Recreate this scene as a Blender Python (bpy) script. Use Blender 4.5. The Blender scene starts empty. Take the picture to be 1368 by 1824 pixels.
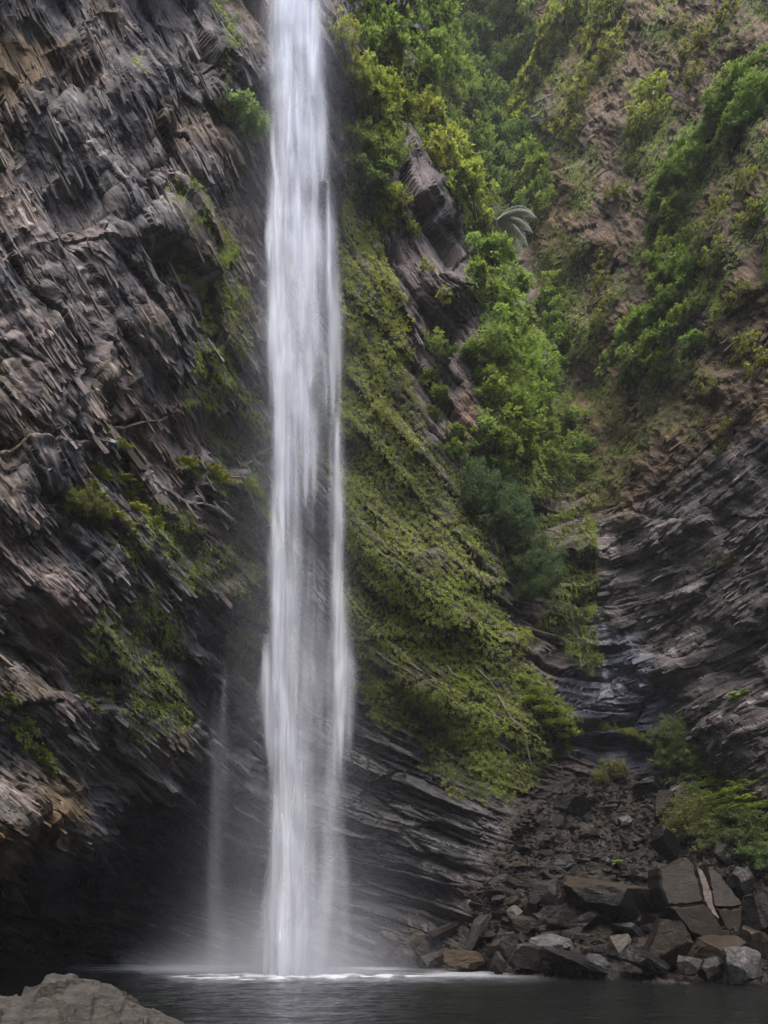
import bpy, math, random
import numpy as np
from mathutils import Vector, Matrix, Euler

C = bpy.context.scene
rng = np.random.default_rng(7)
random.seed(7)

# ------------------------------------------------------------------ camera, sky, sun, exposure
K = 1372.0            # focal length in photograph pixels
HV = 1640.0           # photograph row of the horizon (level camera with vertical lens shift)
EYE = 1.8
cd = bpy.data.cameras.new('camera')
cam = bpy.data.objects.new('camera', cd)
C.collection.objects.link(cam)
cam.location = (0, 0, EYE)
cam.rotation_euler = (math.radians(90), 0, 0)
cd.sensor_width = 36
cd.lens = K / 1824 * 36
cd.shift_y = (HV - 912) / 1824
cd.clip_end = 2000
C.camera = cam

SUN_EL, SUN_AZ = math.radians(63), math.radians(176)   # azimuth clockwise from +Y: high, behind the viewer
w = bpy.data.worlds.new('World')
C.world = w
w.use_nodes = True
nt = w.node_tree
bg = nt.nodes['Background']
sky = nt.nodes.new('ShaderNodeTexSky')
sky.sky_type = 'NISHITA'
sky.sun_disc = False
sky.sun_elevation = SUN_EL
sky.sun_rotation = SUN_AZ
sky.air_density = 1.0
sky.dust_density = 3.0
sky.ozone_density = 0.6
nt.links.new(sky.outputs[0], bg.inputs[0])
bg.inputs[1].default_value = 0.15
sl = bpy.data.lights.new('sun', 'SUN')
so = bpy.data.objects.new('sun', sl)
C.collection.objects.link(so)
sl.energy = 1.0
sl.angle = math.radians(45)
sl.color = (1.0, 0.95, 0.88)
sd = Vector((math.sin(SUN_AZ) * math.cos(SUN_EL), math.cos(SUN_AZ) * math.cos(SUN_EL), math.sin(SUN_EL)))
so.rotation_euler = sd.to_track_quat('Z', 'Y').to_euler()

C.view_settings.view_transform = 'Standard'
C.view_settings.look = 'None'
C.view_settings.gamma = 1
C.view_settings.use_curve_mapping = False
C.view_settings.exposure = 2.15
C.cycles.use_denoising = True
C.cycles.max_bounces = 6
C.cycles.diffuse_bounces = 3
C.cycles.glossy_bounces = 2
C.cycles.transmission_bounces = 3
C.cycles.transparent_max_bounces = 40
C.cycles.volume_bounces = 0

# ------------------------------------------------------------------ small helpers
def lin(*c):
    return tuple(c) + ((1.0,) if len(c) == 3 else ())

def tag(o, label=None, cat=None, group=None, kind=None):
    if label: o['label'] = label
    if cat: o['category'] = cat
    if group: o['group'] = group
    if kind: o['kind'] = kind
    return o

def make_mesh(name, verts, faces, smooth=False):
    verts = np.ascontiguousarray(verts, dtype=np.float32)
    faces = np.ascontiguousarray(faces, dtype=np.int32)
    m, k = faces.shape
    me = bpy.data.meshes.new(name)
    me.vertices.add(len(verts))
    me.vertices.foreach_set('co', verts.ravel())
    me.loops.add(m * k)
    me.loops.foreach_set('vertex_index', faces.ravel())
    me.polygons.add(m)
    me.polygons.foreach_set('loop_start', np.arange(0, m * k, k, dtype=np.int32))
    me.update(calc_edges=True)
    me.polygons.foreach_set('use_smooth', np.full(m, smooth, dtype=bool))
    return me

def attr(me, name, arr, typ='FLOAT'):
    a = me.attributes.new(name, typ, 'POINT')
    key = {'FLOAT': 'value', 'FLOAT_VECTOR': 'vector', 'FLOAT_COLOR': 'color'}[typ]
    a.data.foreach_set(key, np.ascontiguousarray(arr, dtype=np.float32).ravel())

def link(name, me, mat=None, parent=None):
    o = bpy.data.objects.new(name, me)
    C.collection.objects.link(o)
    if mat and me is not None and not me.materials: me.materials.append(mat)
    if parent: o.parent = parent
    return o

# ------------------------------------------------------------------ noise (numpy)
def _h(ix, iy, seed):
    x = (ix.astype(np.int64) * 374761393 + iy.astype(np.int64) * 668265263 + seed * 1442695041) & 0xffffffff
    x = ((x ^ (x >> 13)) * 1274126177) & 0xffffffff
    x = ((x ^ (x >> 16)) * 2246822519) & 0xffffffff
    return ((x ^ (x >> 15)) & 0xffffff).astype(np.float64) / 0xffffff

def vnoise(x, y, seed=0):
    ix, iy = np.floor(x), np.floor(y)
    fx, fy = x - ix, y - iy
    ix = ix.astype(np.int64); iy = iy.astype(np.int64)
    fx = fx * fx * fx * (fx * (fx * 6 - 15) + 10); fy = fy * fy * fy * (fy * (fy * 6 - 15) + 10)
    a, b = _h(ix, iy, seed), _h(ix + 1, iy, seed)
    c, d = _h(ix, iy + 1, seed), _h(ix + 1, iy + 1, seed)
    return (a + (b - a) * fx) * (1 - fy) + (c + (d - c) * fx) * fy

def fbm(x, y, seed=0, oct=4, gain=0.5):
    s, amp, tot = 0, 1.0, 0
    for i in range(oct):
        s = s + amp * vnoise(x, y, seed + i * 17); tot += amp
        ca, sa = math.cos(0.6), math.sin(0.6)
        x, y = (x * ca - y * sa) * 2.03 + 5.1, (x * sa + y * ca) * 2.03 + 1.7
        amp *= gain
    return s / tot

def plates(x, y, seed, tilt=0.6):
    """Broken slabs: every cell of a Voronoi pattern gets its own height and slope. Returns height (-1..1) and edge distance."""
    ix, iy = np.floor(x).astype(np.int64), np.floor(y).astype(np.int64)
    best = np.full(x.shape, 9.0); sec = np.full(x.shape, 9.0); hh = np.zeros(x.shape)
    for dx in (-1, 0, 1):
        for dy in (-1, 0, 1):
            cx, cy = ix + dx, iy + dy
            px = cx + 0.1 + 0.8 * _h(cx, cy, seed); py = cy + 0.1 + 0.8 * _h(cx, cy, seed + 1)
            rx, ry = x - px, y - py
            d = rx * rx + ry * ry
            o = 2 * _h(cx, cy, seed + 2) - 1
            gx = 2 * _h(cx, cy, seed + 3) - 1; gy = 2 * _h(cx, cy, seed + 4) - 1
            val = o + tilt * (gx * rx + gy * ry) * 2
            n = d < best
            sec = np.where(n, best, np.minimum(sec, d))
            hh = np.where(n, val, hh)
            best = np.where(n, d, best)
    return hh, np.sqrt(sec) - np.sqrt(best)

def sstep(a, b, x):
    t = np.clip((x - a) / (b - a), 0, 1)
    return t * t * (3 - 2 * t)

def inpoly(u, v, poly):
    r = np.zeros(np.shape(u), bool)
    n = len(poly)
    for i in range(n):
        x1, y1 = poly[i]; x2, y2 = poly[(i + 1) % n]
        if y1 == y2: continue
        c = ((y1 > v) != (y2 > v)) & (u < (x2 - x1) * (v - y1) / (y2 - y1) + x1)
        r ^= c
    return r

def segdist(u, v, pts):
    """distance to a polyline"""
    best = np.full(np.shape(u), 1e9)
    for (x1, y1), (x2, y2) in zip(pts[:-1], pts[1:]):
        dx, dy = x2 - x1, y2 - y1
        t = np.clip(((u - x1) * dx + (v - y1) * dy) / (dx * dx + dy * dy + 1e-9), 0, 1)
        best = np.minimum(best, np.hypot(u - x1 - t * dx, v - y1 - t * dy))
    return best

def blob(u, v, cu, cv, ru, rv=None):
    rv = rv or ru
    return np.exp(-(((u - cu) / ru) ** 2 + ((v - cv) / rv) ** 2))

# ------------------------------------------------------------------ the gorge: surveyed points (photo column, photo row, metres away)
SURVEY = [
 # left rock wall, near at the far left and running back to the fall
 (-900,-900,13),(-900,0,12),(-900,900,12),(-900,1500,12.5),(-900,1800,13),
 (-300,-900,17),(-300,0,15),(-300,500,14.5),(-300,1000,14.5),(-300,1480,15.2),
 (0,-500,19),(0,0,18),(0,300,17.6),(0,600,17),(0,900,16.8),(0,1200,16.6),(0,1400,16.8),(0,1510,17.2),
 (150,-500,21.5),(150,0,20.5),(150,400,20),(150,800,19.5),(150,1200,19.5),(150,1400,20),(150,1490,20.5),
 (290,-500,24),(290,0,23),(290,460,23.0),(290,800,22.5),(290,1100,22.8),(290,1300,24),(290,1440,25.5),
 (400,-500,26),(400,0,25.5),(400,240,25),(400,600,25),(400,900,25.6),(400,1150,27),(400,1350,28.5),(420,1480,30),
 (470,-500,27),(470,0,27),(470,500,27.5),(470,900,28.5),(470,1200,30),(470,1500,31.2),
 # back of the cave and the wall behind the fall foot
 (-300,1640,25),(-300,1780,24),(0,1600,28),(0,1660,28.5),(0,1780,26),(150,1590,31),(150,1680,32),(150,1780,31),(300,1560,32),(300,1680,32.5),(300,1780,31.5),
 (450,1640,32),(450,1780,31.5),(560,-500,28),(560,0,28),(560,500,29.5),(560,1000,31),(560,1400,32),(560,1700,32),(560,1790,31.5),
 # mossy buttress right of the fall
 (640,-400,31),(640,0,31),(650,150,31.5),(640,300,30.5),(640,500,30),(640,800,30.2),(640,1100,31),(640,1400,32),(660,1650,32),(680,1790,30.5),
 (700,80,33),(720,250,33),(740,420,32),(740,600,31),(740,800,30.2),(760,1000,30),(760,1200,30.5),(760,1400,31.5),(780,1600,31.2),(800,1790,27.5),
 (790,310,34.5),(820,420,34),(830,560,33),(840,700,32.6),(850,900,31.5),(870,1100,31),(880,1250,30.8),(900,1380,31),(900,1500,30),
 (880,480,35),(900,600,35),(930,720,34.5),(950,900,33.5),(970,1080,33),(1000,1220,32.5),(1030,1300,32.5),
 # gully running up behind the buttress
 (740,-400,62),(760,0,58),(800,150,55),(840,280,51),(880,380,48),(920,480,46),(950,600,44),(975,700,41.5),(1010,800,39.5),(1030,950,37.5),(1050,1080,36.5),(1060,1200,35.8),(1090,1330,35),
 (880,-400,68),(880,0,64),(905,160,60),(912,300,53),(915,420,49),(937,510,46.5),(970,640,43.5),
 # right wall
 (990,-400,60),(980,0,56),(985,160,51),(1000,300,46),(1010,450,44),(1040,600,41.5),(1070,750,39),(1090,900,37),(1110,1050,35.5),(1150,1200,34),(1170,1330,33),
 (1150,-400,50),(1150,0,45),(1150,200,41.5),(1150,400,39),(1150,600,36.8),(1160,800,34.5),(1180,950,33.6),(1220,1100,31.6),(1260,1250,30),(1290,1380,29),
 (1368,-400,40),(1368,0,35),(1368,250,31),(1368,500,28.5),(1368,750,27),(1368,1000,26.6),(1368,1200,26.2),(1368,1380,26),
 (1700,-400,30),(1700,200,24),(1700,800,21),(1700,1300,20.5),(2300,-900,24),(2300,0,19),(2300,900,17),(2300,1500,16.5),(2300,1800,16),
 # scree fan and the shore under the boulders
 (960,1440,31.5),(1050,1410,33.5),(1150,1400,33),(930,1520,29.8),(1030,1500,31),(1130,1480,31),(1230,1470,29),(1340,1480,26.5),
 (900,1620,28),(1000,1600,28),(1100,1600,27.6),(1200,1600,26.4),(1340,1600,24.5),(840,1690,27.6),(950,1690,26),(1100,1690,25),(1250,1690,23.8),(1368,1690,22.8),
 (900,1790,24),(1050,1790,23.2),(1200,1790,21.6),(1368,1800,20.4),(1700,1600,19),(1700,1790,17.5),
 (-900,-1600,14),(400,-1600,28),(900,-1600,70),(1400,-1600,45),(2300,-1600,28),
]
S = np.array(SURVEY, float)
STRIKE = [  # direction of the rock layers in the wall, degrees below horizontal towards the right
 (-300,0,70),(0,0,68),(200,0,66),(400,0,64),(0,400,66),(250,400,62),(420,400,58),(0,700,58),(250,700,58),(450,700,58),
 (0,1000,46),(200,1000,50),(400,1000,52),(0,1300,42),(200,1300,45),(400,1300,50),(0,1480,38),(300,1480,45),(200,1620,12),(420,1600,14),(0,1750,8),(450,1750,6),
 (600,0,62),(650,200,60),(700,400,66),(800,500,58),(650,600,66),(750,700,62),(650,900,58),(760,900,54),(850,900,58),(680,1100,46),(800,1100,48),(900,1150,46),
 (650,1300,26),(800,1300,34),(950,1300,44),(650,1450,14),(800,1450,22),(650,1620,12),(800,1600,24),(950,1430,30),
 (900,100,20),(910,450,8),(1000,800,0),(1050,1100,0),(1080,1300,2),(1000,1550,4),(1150,1650,4),
 (1050,300,-52),(1200,100,-58),(1368,100,-56),(1150,450,-52),(1300,450,-50),(1150,700,-42),(1300,700,-38),(1200,900,-30),(1340,950,-24),
 (1130,1050,-16),(1250,1150,-12),(1368,1200,-26),(1150,1250,-4),(1300,1350,-34),(1368,1400,-32),(1800,900,-25),(1800,100,-55),(-900,900,55),(1300,1600,-4),
]
T = np.array(STRIKE, float)

def mq_fit(P, c):
    d = np.sqrt(((P[:, None, :2] - P[None, :, :2]) ** 2).sum(-1) + c * c)
    n = len(P)
    A = np.zeros((n + 1, n + 1)); A[:n, :n] = d; A[n, :n] = 1; A[:n, n] = 1
    return np.linalg.solve(A, np.append(P[:, 2], 0))

def mq_eval(P, wts, c, u, v):
    out = np.full(u.shape, wts[-1])
    for i in range(len(P)):
        out += wts[i] * np.sqrt((u - P[i, 0]) ** 2 + (v - P[i, 1]) ** 2 + c * c)
    return out

wd = mq_fit(S, 25.0)

def axis(a0, a, b, b1, fine, coarse):
    l = np.arange(a0, a, coarse); m = np.arange(a, b, fine); r = np.arange(b, b1 + 1, coarse)
    return np.concatenate([l, m, r])

STEP = 2.45
UA = axis(-900, -30, 1398, 2300, STEP, 24.0)
VA = np.concatenate([np.arange(-800, -30, 25.0), np.arange(-30, 1790, STEP)])
GU, GV = np.meshgrid(UA, VA)

# strata coordinates: along (A) and across (B) the layers, found by least squares on a coarse net
def strata_net():
    cu = np.linspace(-900, 2300, 30); cv = np.linspace(-1600, 1800, 32)
    # inverse-distance interpolation of strike
    gu, gv = np.meshgrid(cu, cv)
    d2 = (gu[..., None] - T[:, 0]) ** 2 + (gv[..., None] - T[:, 1]) ** 2 + 900
    wt = d2 ** -2.2
    ang = np.radians((wt * T[:, 2]).sum(-1) / wt.sum(-1))
    nu, nv_ = len(cu), len(cv)
    idx = np.arange(nu * nv_).reshape(nv_, nu)
    hx, hy = cu[1] - cu[0], cv[1] - cv[0]
    res = []
    N = nu * nv_
    hx, hy = cu[1] - cu[0], cv[1] - cv[0]
    c00, c01, c10, c11 = idx[:-1, :-1].ravel(), idx[:-1, 1:].ravel(), idx[1:, :-1].ravel(), idx[1:, 1:].ravel()
    am = (0.25 * (ang[:-1, :-1] + ang[1:, :-1] + ang[:-1, 1:] + ang[1:, 1:])).ravel()
    m = len(am); rows = np.arange(m)
    Du = np.zeros((m, N)); Dv = np.zeros((m, N))
    for q, su, sv in ((c00, -1, -1), (c01, 1, -1), (c10, -1, 1), (c11, 1, 1)):
        Du[rows, q] += su * .5 / hx; Dv[rows, q] += sv * .5 / hy
    tx, ty = np.cos(am)[:, None], np.sin(am)[:, None]
    Al, Ac = tx * Du + ty * Dv, -ty * Du + tx * Dv            # slope along and across the layers
    Lp = np.zeros((N, N)); 
    for q0, q1 in ((idx[:, :-1].ravel(), idx[:, 1:].ravel()), (idx[:-1].ravel(), idx[1:].ravel())):
        np.add.at(Lp, (q0, q0), 1); np.add.at(Lp, (q1, q1), 1); np.add.at(Lp, (q0, q1), -1); np.add.at(Lp, (q1, q0), -1)
    reg_ = 2e-6 * Lp + 1e-9 * np.eye(N)
    wl = 1.0; wc = 0.06
    res.append(np.linalg.solve(Al.T @ Al + 0.02 * Ac.T @ Ac + reg_, Al.T @ np.ones(m)))
    res.append(np.linalg.solve(wl * Al.T @ Al + wc * Ac.T @ Ac + reg_, wc * Ac.T @ np.ones(m)))
    res = [r_.reshape(nv_, nu) for r_ in res]
    return cu, cv, res

def bilin(cu, cv, F, u, v):
    x = np.clip(np.interp(u, cu, np.arange(len(cu))), 0, len(cu) - 1.001); y = np.clip(np.interp(v, cv, np.arange(len(cv))), 0, len(cv) - 1.001)
    i, j = x.astype(int), y.astype(int); fx, fy = x - i, y - j
    return (F[j, i] * (1 - fx) + F[j, i + 1] * fx) * (1 - fy) + (F[j + 1, i] * (1 - fx) + F[j + 1, i + 1] * fx) * fy

_cu, _cv, (_fa, _fb) = strata_net()
# smooth resample so no net lines show
def smooth_field(F):
    xs = np.linspace(_cu[0], _cu[-1], 500); ys = np.linspace(_cv[0], _cv[-1], 500)
    gx, gy = np.meshgrid(xs, ys)
    R = bilin(_cu, _cv, F, gx, gy)
    k = np.exp(-np.linspace(-2, 2, 25) ** 2); k /= k.sum()
    R = np.apply_along_axis(lambda r: np.convolve(np.pad(r, 12, 'reflect', reflect_type='odd'), k, 'valid'), 1, R)
    R = np.apply_along_axis(lambda r: np.convolve(np.pad(r, 12, 'reflect', reflect_type='odd'), k, 'valid'), 0, R)
    return xs, ys, R
_sa = smooth_field(_fa); _sb = smooth_field(_fb)
GA = bilin(*_sa, GU, GV); GB = bilin(*_sb, GU, GV)

def pix(u, v, d):
    return ((u - 684) / K * d, d, EYE + (HV - v) / K * d)

# ragged outlines: the survey is read at slightly shifted places
n1 = fbm(GU / 70, GV / 70, 3, 3) - 0.5; n2 = fbm(GU / 70, GV / 70, 31, 3) - 0.5
wgl = 46 * (1 - 0.8 * sstep(1560, 1640, GV))
GD = mq_eval(S, wd, 25.0, GU + n1 * wgl, GV + n2 * wgl)
X = (GU - 684) / K * GD; Y = GD.copy(); Z = EYE + (HV - GV) / K * GD
Pb = np.stack([X, Y, Z], -1)

def normals(P):
    du = np.gradient(P, axis=1); dv = np.gradient(P, axis=0)
    n = np.cross(dv, du)
    n /= np.linalg.norm(n, axis=-1, keepdims=True) + 1e-9
    return n

# region weights -------------------------------------------------------------------
jit = 40
JU = GU + (fbm(GU / 38, GV / 38, 51, 4) - 0.5) * 2 * jit; JV = GV + (fbm(GU / 38, GV / 38, 77, 4) - 0.5) * 2 * jit
P_SCREE = [(905,1440),(960,1395),(1060,1370),(1180,1375),(1240,1440),(1500,1440),(2400,1500),(2400,1900),(640,1900),(700,1690),(800,1660),(870,1560)]
P_RIGHT = [(960,-1600),(960,0),(930,150),(930,330),(945,470),(975,600),(1010,720),(1050,860),(1060,1000),(1090,1100),(1130,1250),(1180,1375),(1240,1440),(2400,1500),(2400,-1600)]
P_SOIL = [(960,-1600),(960,0),(960,300),(930,420),(960,560),(1000,680),(1040,780),(1050,880),(1100,930),(1200,860),(1300,800),(1400,730),(2400,600),(2400,-1600)]
P_RIB = [(560,-1600),(560,0),(640,130),(700,260),(690,360),(700,470),(730,600),(770,700),(830,800),(870,820),(870,640),(860,520),(800,420),(740,290),(690,120),(660,0),(640,-1600)]
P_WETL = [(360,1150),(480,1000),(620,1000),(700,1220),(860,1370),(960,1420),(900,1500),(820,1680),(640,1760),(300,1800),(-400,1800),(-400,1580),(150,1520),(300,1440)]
P_WETSHEEN = [(1040,1010),(1060,1090),(1140,1150),(1190,1290),(1150,1380),(1060,1370),(1040,1300),(1000,1220)]
P_MOSS = [(590,90),(620,140),(700,240),(705,340),(690,470),(715,560),(735,680),(790,790),(840,820),(870,900),(890,1050),(950,1160),(1030,1270),(1040,1340),(985,1350),(940,1400),(900,1415),(860,1405),(830,1330),(760,1270),(690,1230),(640,1225),(600,1100),(590,600)]
P_GUL = [(940,640),(1010,700),(1055,850),(1060,1040),(1060,1190),(1010,1190),(970,1120),(930,1000),(880,900),(860,800),(870,640)]
m_scree = inpoly(JU, JV, P_SCREE); m_right = inpoly(JU, JV, P_RIGHT) & ~m_scree; m_soil = inpoly(JU, JV, P_SOIL) & ~m_scree
m_rib = inpoly(JU, JV, P_RIB); m_wet = inpoly(JU, JV, P_WETL) & ~m_scree; m_wetsheen = inpoly(JU, JV, P_WETSHEEN)
m_moss = inpoly(JU, JV, P_MOSS); m_gul = inpoly(JU, JV, P_GUL)
f_ = lambda m: m.astype(np.float32)
def blur(m, n=6):
    k = np.exp(-np.linspace(-2, 2, 2 * n + 1) ** 2); k /= k.sum()
    R = sum(kk * np.roll(m, i - n, 1) for i, kk in enumerate(k))
    return sum(kk * np.roll(R, i - n, 0) for i, kk in enumerate(k))
B_scree = blur(f_(m_scree), 10); B_soil = blur(f_(m_soil), 12); B_wet = blur(f_(m_wet), 14); B_wetsheen = blur(f_(m_wetsheen), 10)
B_right = blur(f_(m_right), 10); B_moss = blur(f_(m_moss), 6); B_gul = blur(f_(m_gul), 6); B_rib = blur(f_(m_rib), 6)

# displacement ---------------------------------------------------------------------
wa = (fbm(GU / 60, GV / 60, 101, 4) - 0.5); wb = (fbm(GU / 60, GV / 60, 131, 4) - 0.5)
A1 = GA + wa * 30; B1 = GB + wb * 5
sc = GD / 28.0
h = (fbm(GU / 260, GV / 260, 5, 2) - 0.5) * 1.2 + (fbm(GA / 300, GB / 40, 9, 2) - 0.5) * 0.6
h = h * (1 - .45 * B_soil) * (1 - .5 * B_right) * (1 - .35 * B_moss)
p0, e0 = plates(A1 / 250, B1 / 48, 191, 0.45); pb, eb = plates(A1 / 420, B1 / 110, 181, 0.5)
p1, e1 = plates(A1 / 230, B1 / 24, 201, 0.7); p2, e2 = plates(A1 / 120, B1 / 9.5, 211, 0.6)
rough = (1 - 0.45 * B_soil - 0.62 * B_scree) * (1 - 0.38 * B_right) * (1 - .3 * B_moss)
var = 0.5 + 1.0 * fbm(GU / 150, GV / 150, 19, 2)
h = h + rough * var * (0.34 * (1 - .5 * B_right) * pb + 0.26 * (1 - .4 * B_right) * p0 + 0.13 * p1 + 0.05 * p2)
h -= rough * (0.12 * np.exp(-(e0 / 0.05) ** 2) + 0.07 * np.exp(-(e1 / 0.07) ** 2))
h += (np.abs(fbm(A1 / 110, B1 / 11.0, 41, 3) * 2 - 1) - 0.2) * -0.15 * rough
h += (fbm(GU / 9, GV / 9, 43, 3) - 0.5) * (0.08 + 0.22 * B_scree + 0.12 * B_soil)
# chosen cracks and hollows
wu, wv = GU + (n1 * 30), GV + n2 * 30
ledge = segdist(wu, wv, [(-60,815),(60,790),(150,778),(215,755),(290,738),(380,728)])
h += -0.55 * np.exp(-((ledge) / 6.0) ** 2) + 0.22 * np.exp(-((segdist(wu, wv, [(-60,828),(60,803),(150,790),(215,768),(290,750),(380,738)])) / 7.0) ** 2)
for (cu, cv, ru, rv, am) in [(285,465,26,34,-0.9),(130,400,40,60,-0.7),(310,210,18,50,-0.6),(235,690,20,34,-0.5),(355,110,16,26,-0.5),(30,1150,26,34,-0.9),(210,1370,34,40,-0.9),(300,1490,60,40,-1.2),
        (700,455,14,12,-0.9),(760,965,22,16,-0.5),(770,600,18,30,-0.3),(95,560,26,120,0.5),(185,660,22,110,0.55),(40,840,40,60,0.4),(120,1050,70,60,0.5),(20,1450,60,70,0.35),(110,1270,60,50,0.5),
        (1250,720,30,20,-0.5),(1300,640,40,24,-0.6),(1350,450,20,60,-0.6),(1300,420,60,60,0.6),(1350,90,60,60,0.25),(1340,1100,40,30,0.5),(1210,1190,60,24,0.5),(1330,1300,70,60,0.9),(1155,1395,40,10,-0.4)]:
    h += am * blob(wu, wv, cu, cv, ru, rv)
# ferny ribs running down the buttress
rib = np.sin((GB + wb * 60) / 15.0) * 0.5 + np.sin((GB + wa * 80) / 31.0) * 0.5
h += 0.09 * rib * B_moss
h = 0.4 * h + 0.6 * blur(h, 1)
NB = normals(Pb)
nv_s = NB.copy()
for ax in range(3): nv_s[..., ax] = blur(NB[..., ax], 10)
nv_s /= np.linalg.norm(nv_s, axis=-1, keepdims=True) + 1e-9
amp = sc * (1 - 0.75 * sstep(1700, 1745, GV) * (1 - B_scree))
PD = Pb + nv_s * (h * amp)[..., None]
ND = normals(PD)

def surf(u, v, A=None):
    """point on the built rock for a photo position"""
    A = PD if A is None else A
    x = np.clip(np.interp(u, UA, np.arange(len(UA))), 0, len(UA) - 1.001); y = np.clip(np.interp(v, VA, np.arange(len(VA))), 0, len(VA) - 1.001)
    i = np.asarray(x).astype(int); j = np.asarray(y).astype(int); fx = (x - i)[..., None]; fy = (y - j)[..., None]
    return (A[j, i] * (1 - fx) + A[j, i + 1] * fx) * (1 - fy) + (A[j + 1, i] * (1 - fx) + A[j + 1, i + 1] * fx) * fy

# stone colours --------------------------------------------------------------------
def mixc(c, m, col):
    return c * (1 - m[..., None]) + np.array(col) * m[..., None]
col = np.ones(GU.shape + (3,)) * np.array((0.105, 0.092, 0.088))
t1 = fbm(GA / 120, GB / 34, 301, 4); t2 = fbm(GU / 110, GV / 110, 311, 4); t3 = fbm(GA / 60, GB / 7, 321, 3)
left = 1 - sstep(430, 560, GU)
col = mixc(col, left * sstep(0.50, 0.64, t1) * 0.75, (0.175, 0.14, 0.13))
col = mixc(col, left * sstep(0.56, 0.70, t2) * 0.6, (0.14, 0.10, 0.065))
col = mixc(col, left * np.clip(blob(GU, GV, 10, 60, 130, 120) + blob(GU, GV, 20, 1480, 120, 80) + 0.8 * blob(GU, GV, 180, 1420, 60, 50), 0, 1) * sstep(0.36, 0.56, t2), (0.16, 0.105, 0.055))
col = mixc(col, left * np.clip(blob(GU, GV, 40, 420, 60, 160) + blob(GU, GV, 100, 560, 60, 130) + blob(GU, GV, 190, 1030, 90, 60) + blob(GU, GV, 40, 1000, 120, 90), 0, 1) * sstep(0.38, 0.58, t1) * 0.8, (0.225, 0.17, 0.15))
col = mixc(col, B_rib * 0.7, (0.135, 0.112, 0.10))
col = mixc(col, B_right, (0.086, 0.077, 0.073))
col = mixc(col, B_soil * 0.9, (0.098, 0.070, 0.045))
col = mixc(col, B_soil * sstep(0.48, 0.62, t2) * 0.7, (0.112, 0.080, 0.040))
dry = np.clip(blob(GU, GV, 1090, 780, 70, 90) + blob(GU, GV, 1200, 740, 100, 50) + blob(GU, GV, 1020, 690, 40, 60) + blob(GU, GV, 1000, 380, 50, 60) + blob(GU, GV, 1285, 995, 30, 16) + blob(GU, GV, 1090, 870, 50, 40), 0, 1)
col = mixc(col, dry * sstep(0.36, 0.52, fbm(GU / 22, GV / 22, 331, 3)) * 0.85, (0.15, 0.11, 0.05))
redd = np.clip(blob(GU, GV, 1040, 690, 26, 70) + blob(GU, GV, 835, 740, 26, 46) + blob(GU, GV, 985, 420, 30, 50), 0, 1)
col = mixc(col, redd * 0.8, (0.19, 0.12, 0.085))
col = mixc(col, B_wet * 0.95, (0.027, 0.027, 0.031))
col = mixc(col, B_wetsheen * 0.95, (0.048, 0.054, 0.076))  # wet rock, with the sky's blue sheen put into its colour
col = mixc(col, B_scree, (0.034, 0.030, 0.026))
col = mixc(col, B_scree * sstep(0.5, 0.62, t2) * 0.6, (0.045, 0.036, 0.027))
mossy = np.clip(B_moss + B_gul, 0, 1)
col = mixc(col, mossy * 0.6 * sstep(0.32, 0.5, fbm(A1 / 50, B1 / 14, 341, 3)), (0.045, 0.052, 0.018))
# quartz veins and pale streaks
vein = np.exp(-(segdist(wu, wv, [(1215,1425),(1262,1352),(1300,1312),(1318,1282),(1368,1240),(1420,1205)]) / 4.5) ** 2) * sstep(0.42, 0.55, fbm(GU / 16, GV / 16, 351, 3))
vein = np.maximum(vein, np.exp(-(segdist(wu, wv, [(1240,1335),(1285,1320)]) / 4) ** 2) * sstep(0.45, 0.52, fbm(GU / 10, GV / 10, 357, 2)))
vein = np.maximum(vein, 0.8 * left * np.exp(-(segdist(wu, wv, [(78,110),(100,170),(140,235),(160,290)]) / 9.0) ** 2) * sstep(0.45, 0.6, t3))
vein = np.maximum(vein, 0.6 * sstep(0.72, 0.78, t3) * (left + 0.7 * B_right * (1 - B_soil)))
col = mixc(col, np.clip(vein, 0, 1) * 0.85, (0.34, 0.31, 0.29))
wet = np.clip(B_wet + B_wetsheen + 0.6 * blob(GU, GV, 935, 510, 24, 40) + 0.6 * blob(GU, GV, 965, 640, 20, 36) + 0.7 * blob(GU, GV, 905, 165, 30, 16), 0, 1)
wet = np.maximum(wet, 0.3 * B_moss)
col = col * 0.60 * (1 + left * .36 + .35 * B_right * (1 - B_soil))[..., None] * np.concatenate([1 - .07 * left[..., None], np.ones(left.shape + (1,)), 1 + .02 * left[..., None]], -1)

# ------------------------------------------------------------------ materials
def new_mat(name):
    m = bpy.data.materials.new(name); m.use_nodes = True
    n = m.node_tree.nodes; l = m.node_tree.links
    return m, n, l, n['Principled BSDF']

def N_(n, t, **kw):
    x = n.new(t)
    for k, val in kw.items(): setattr(x, k, val)
    return x

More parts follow.
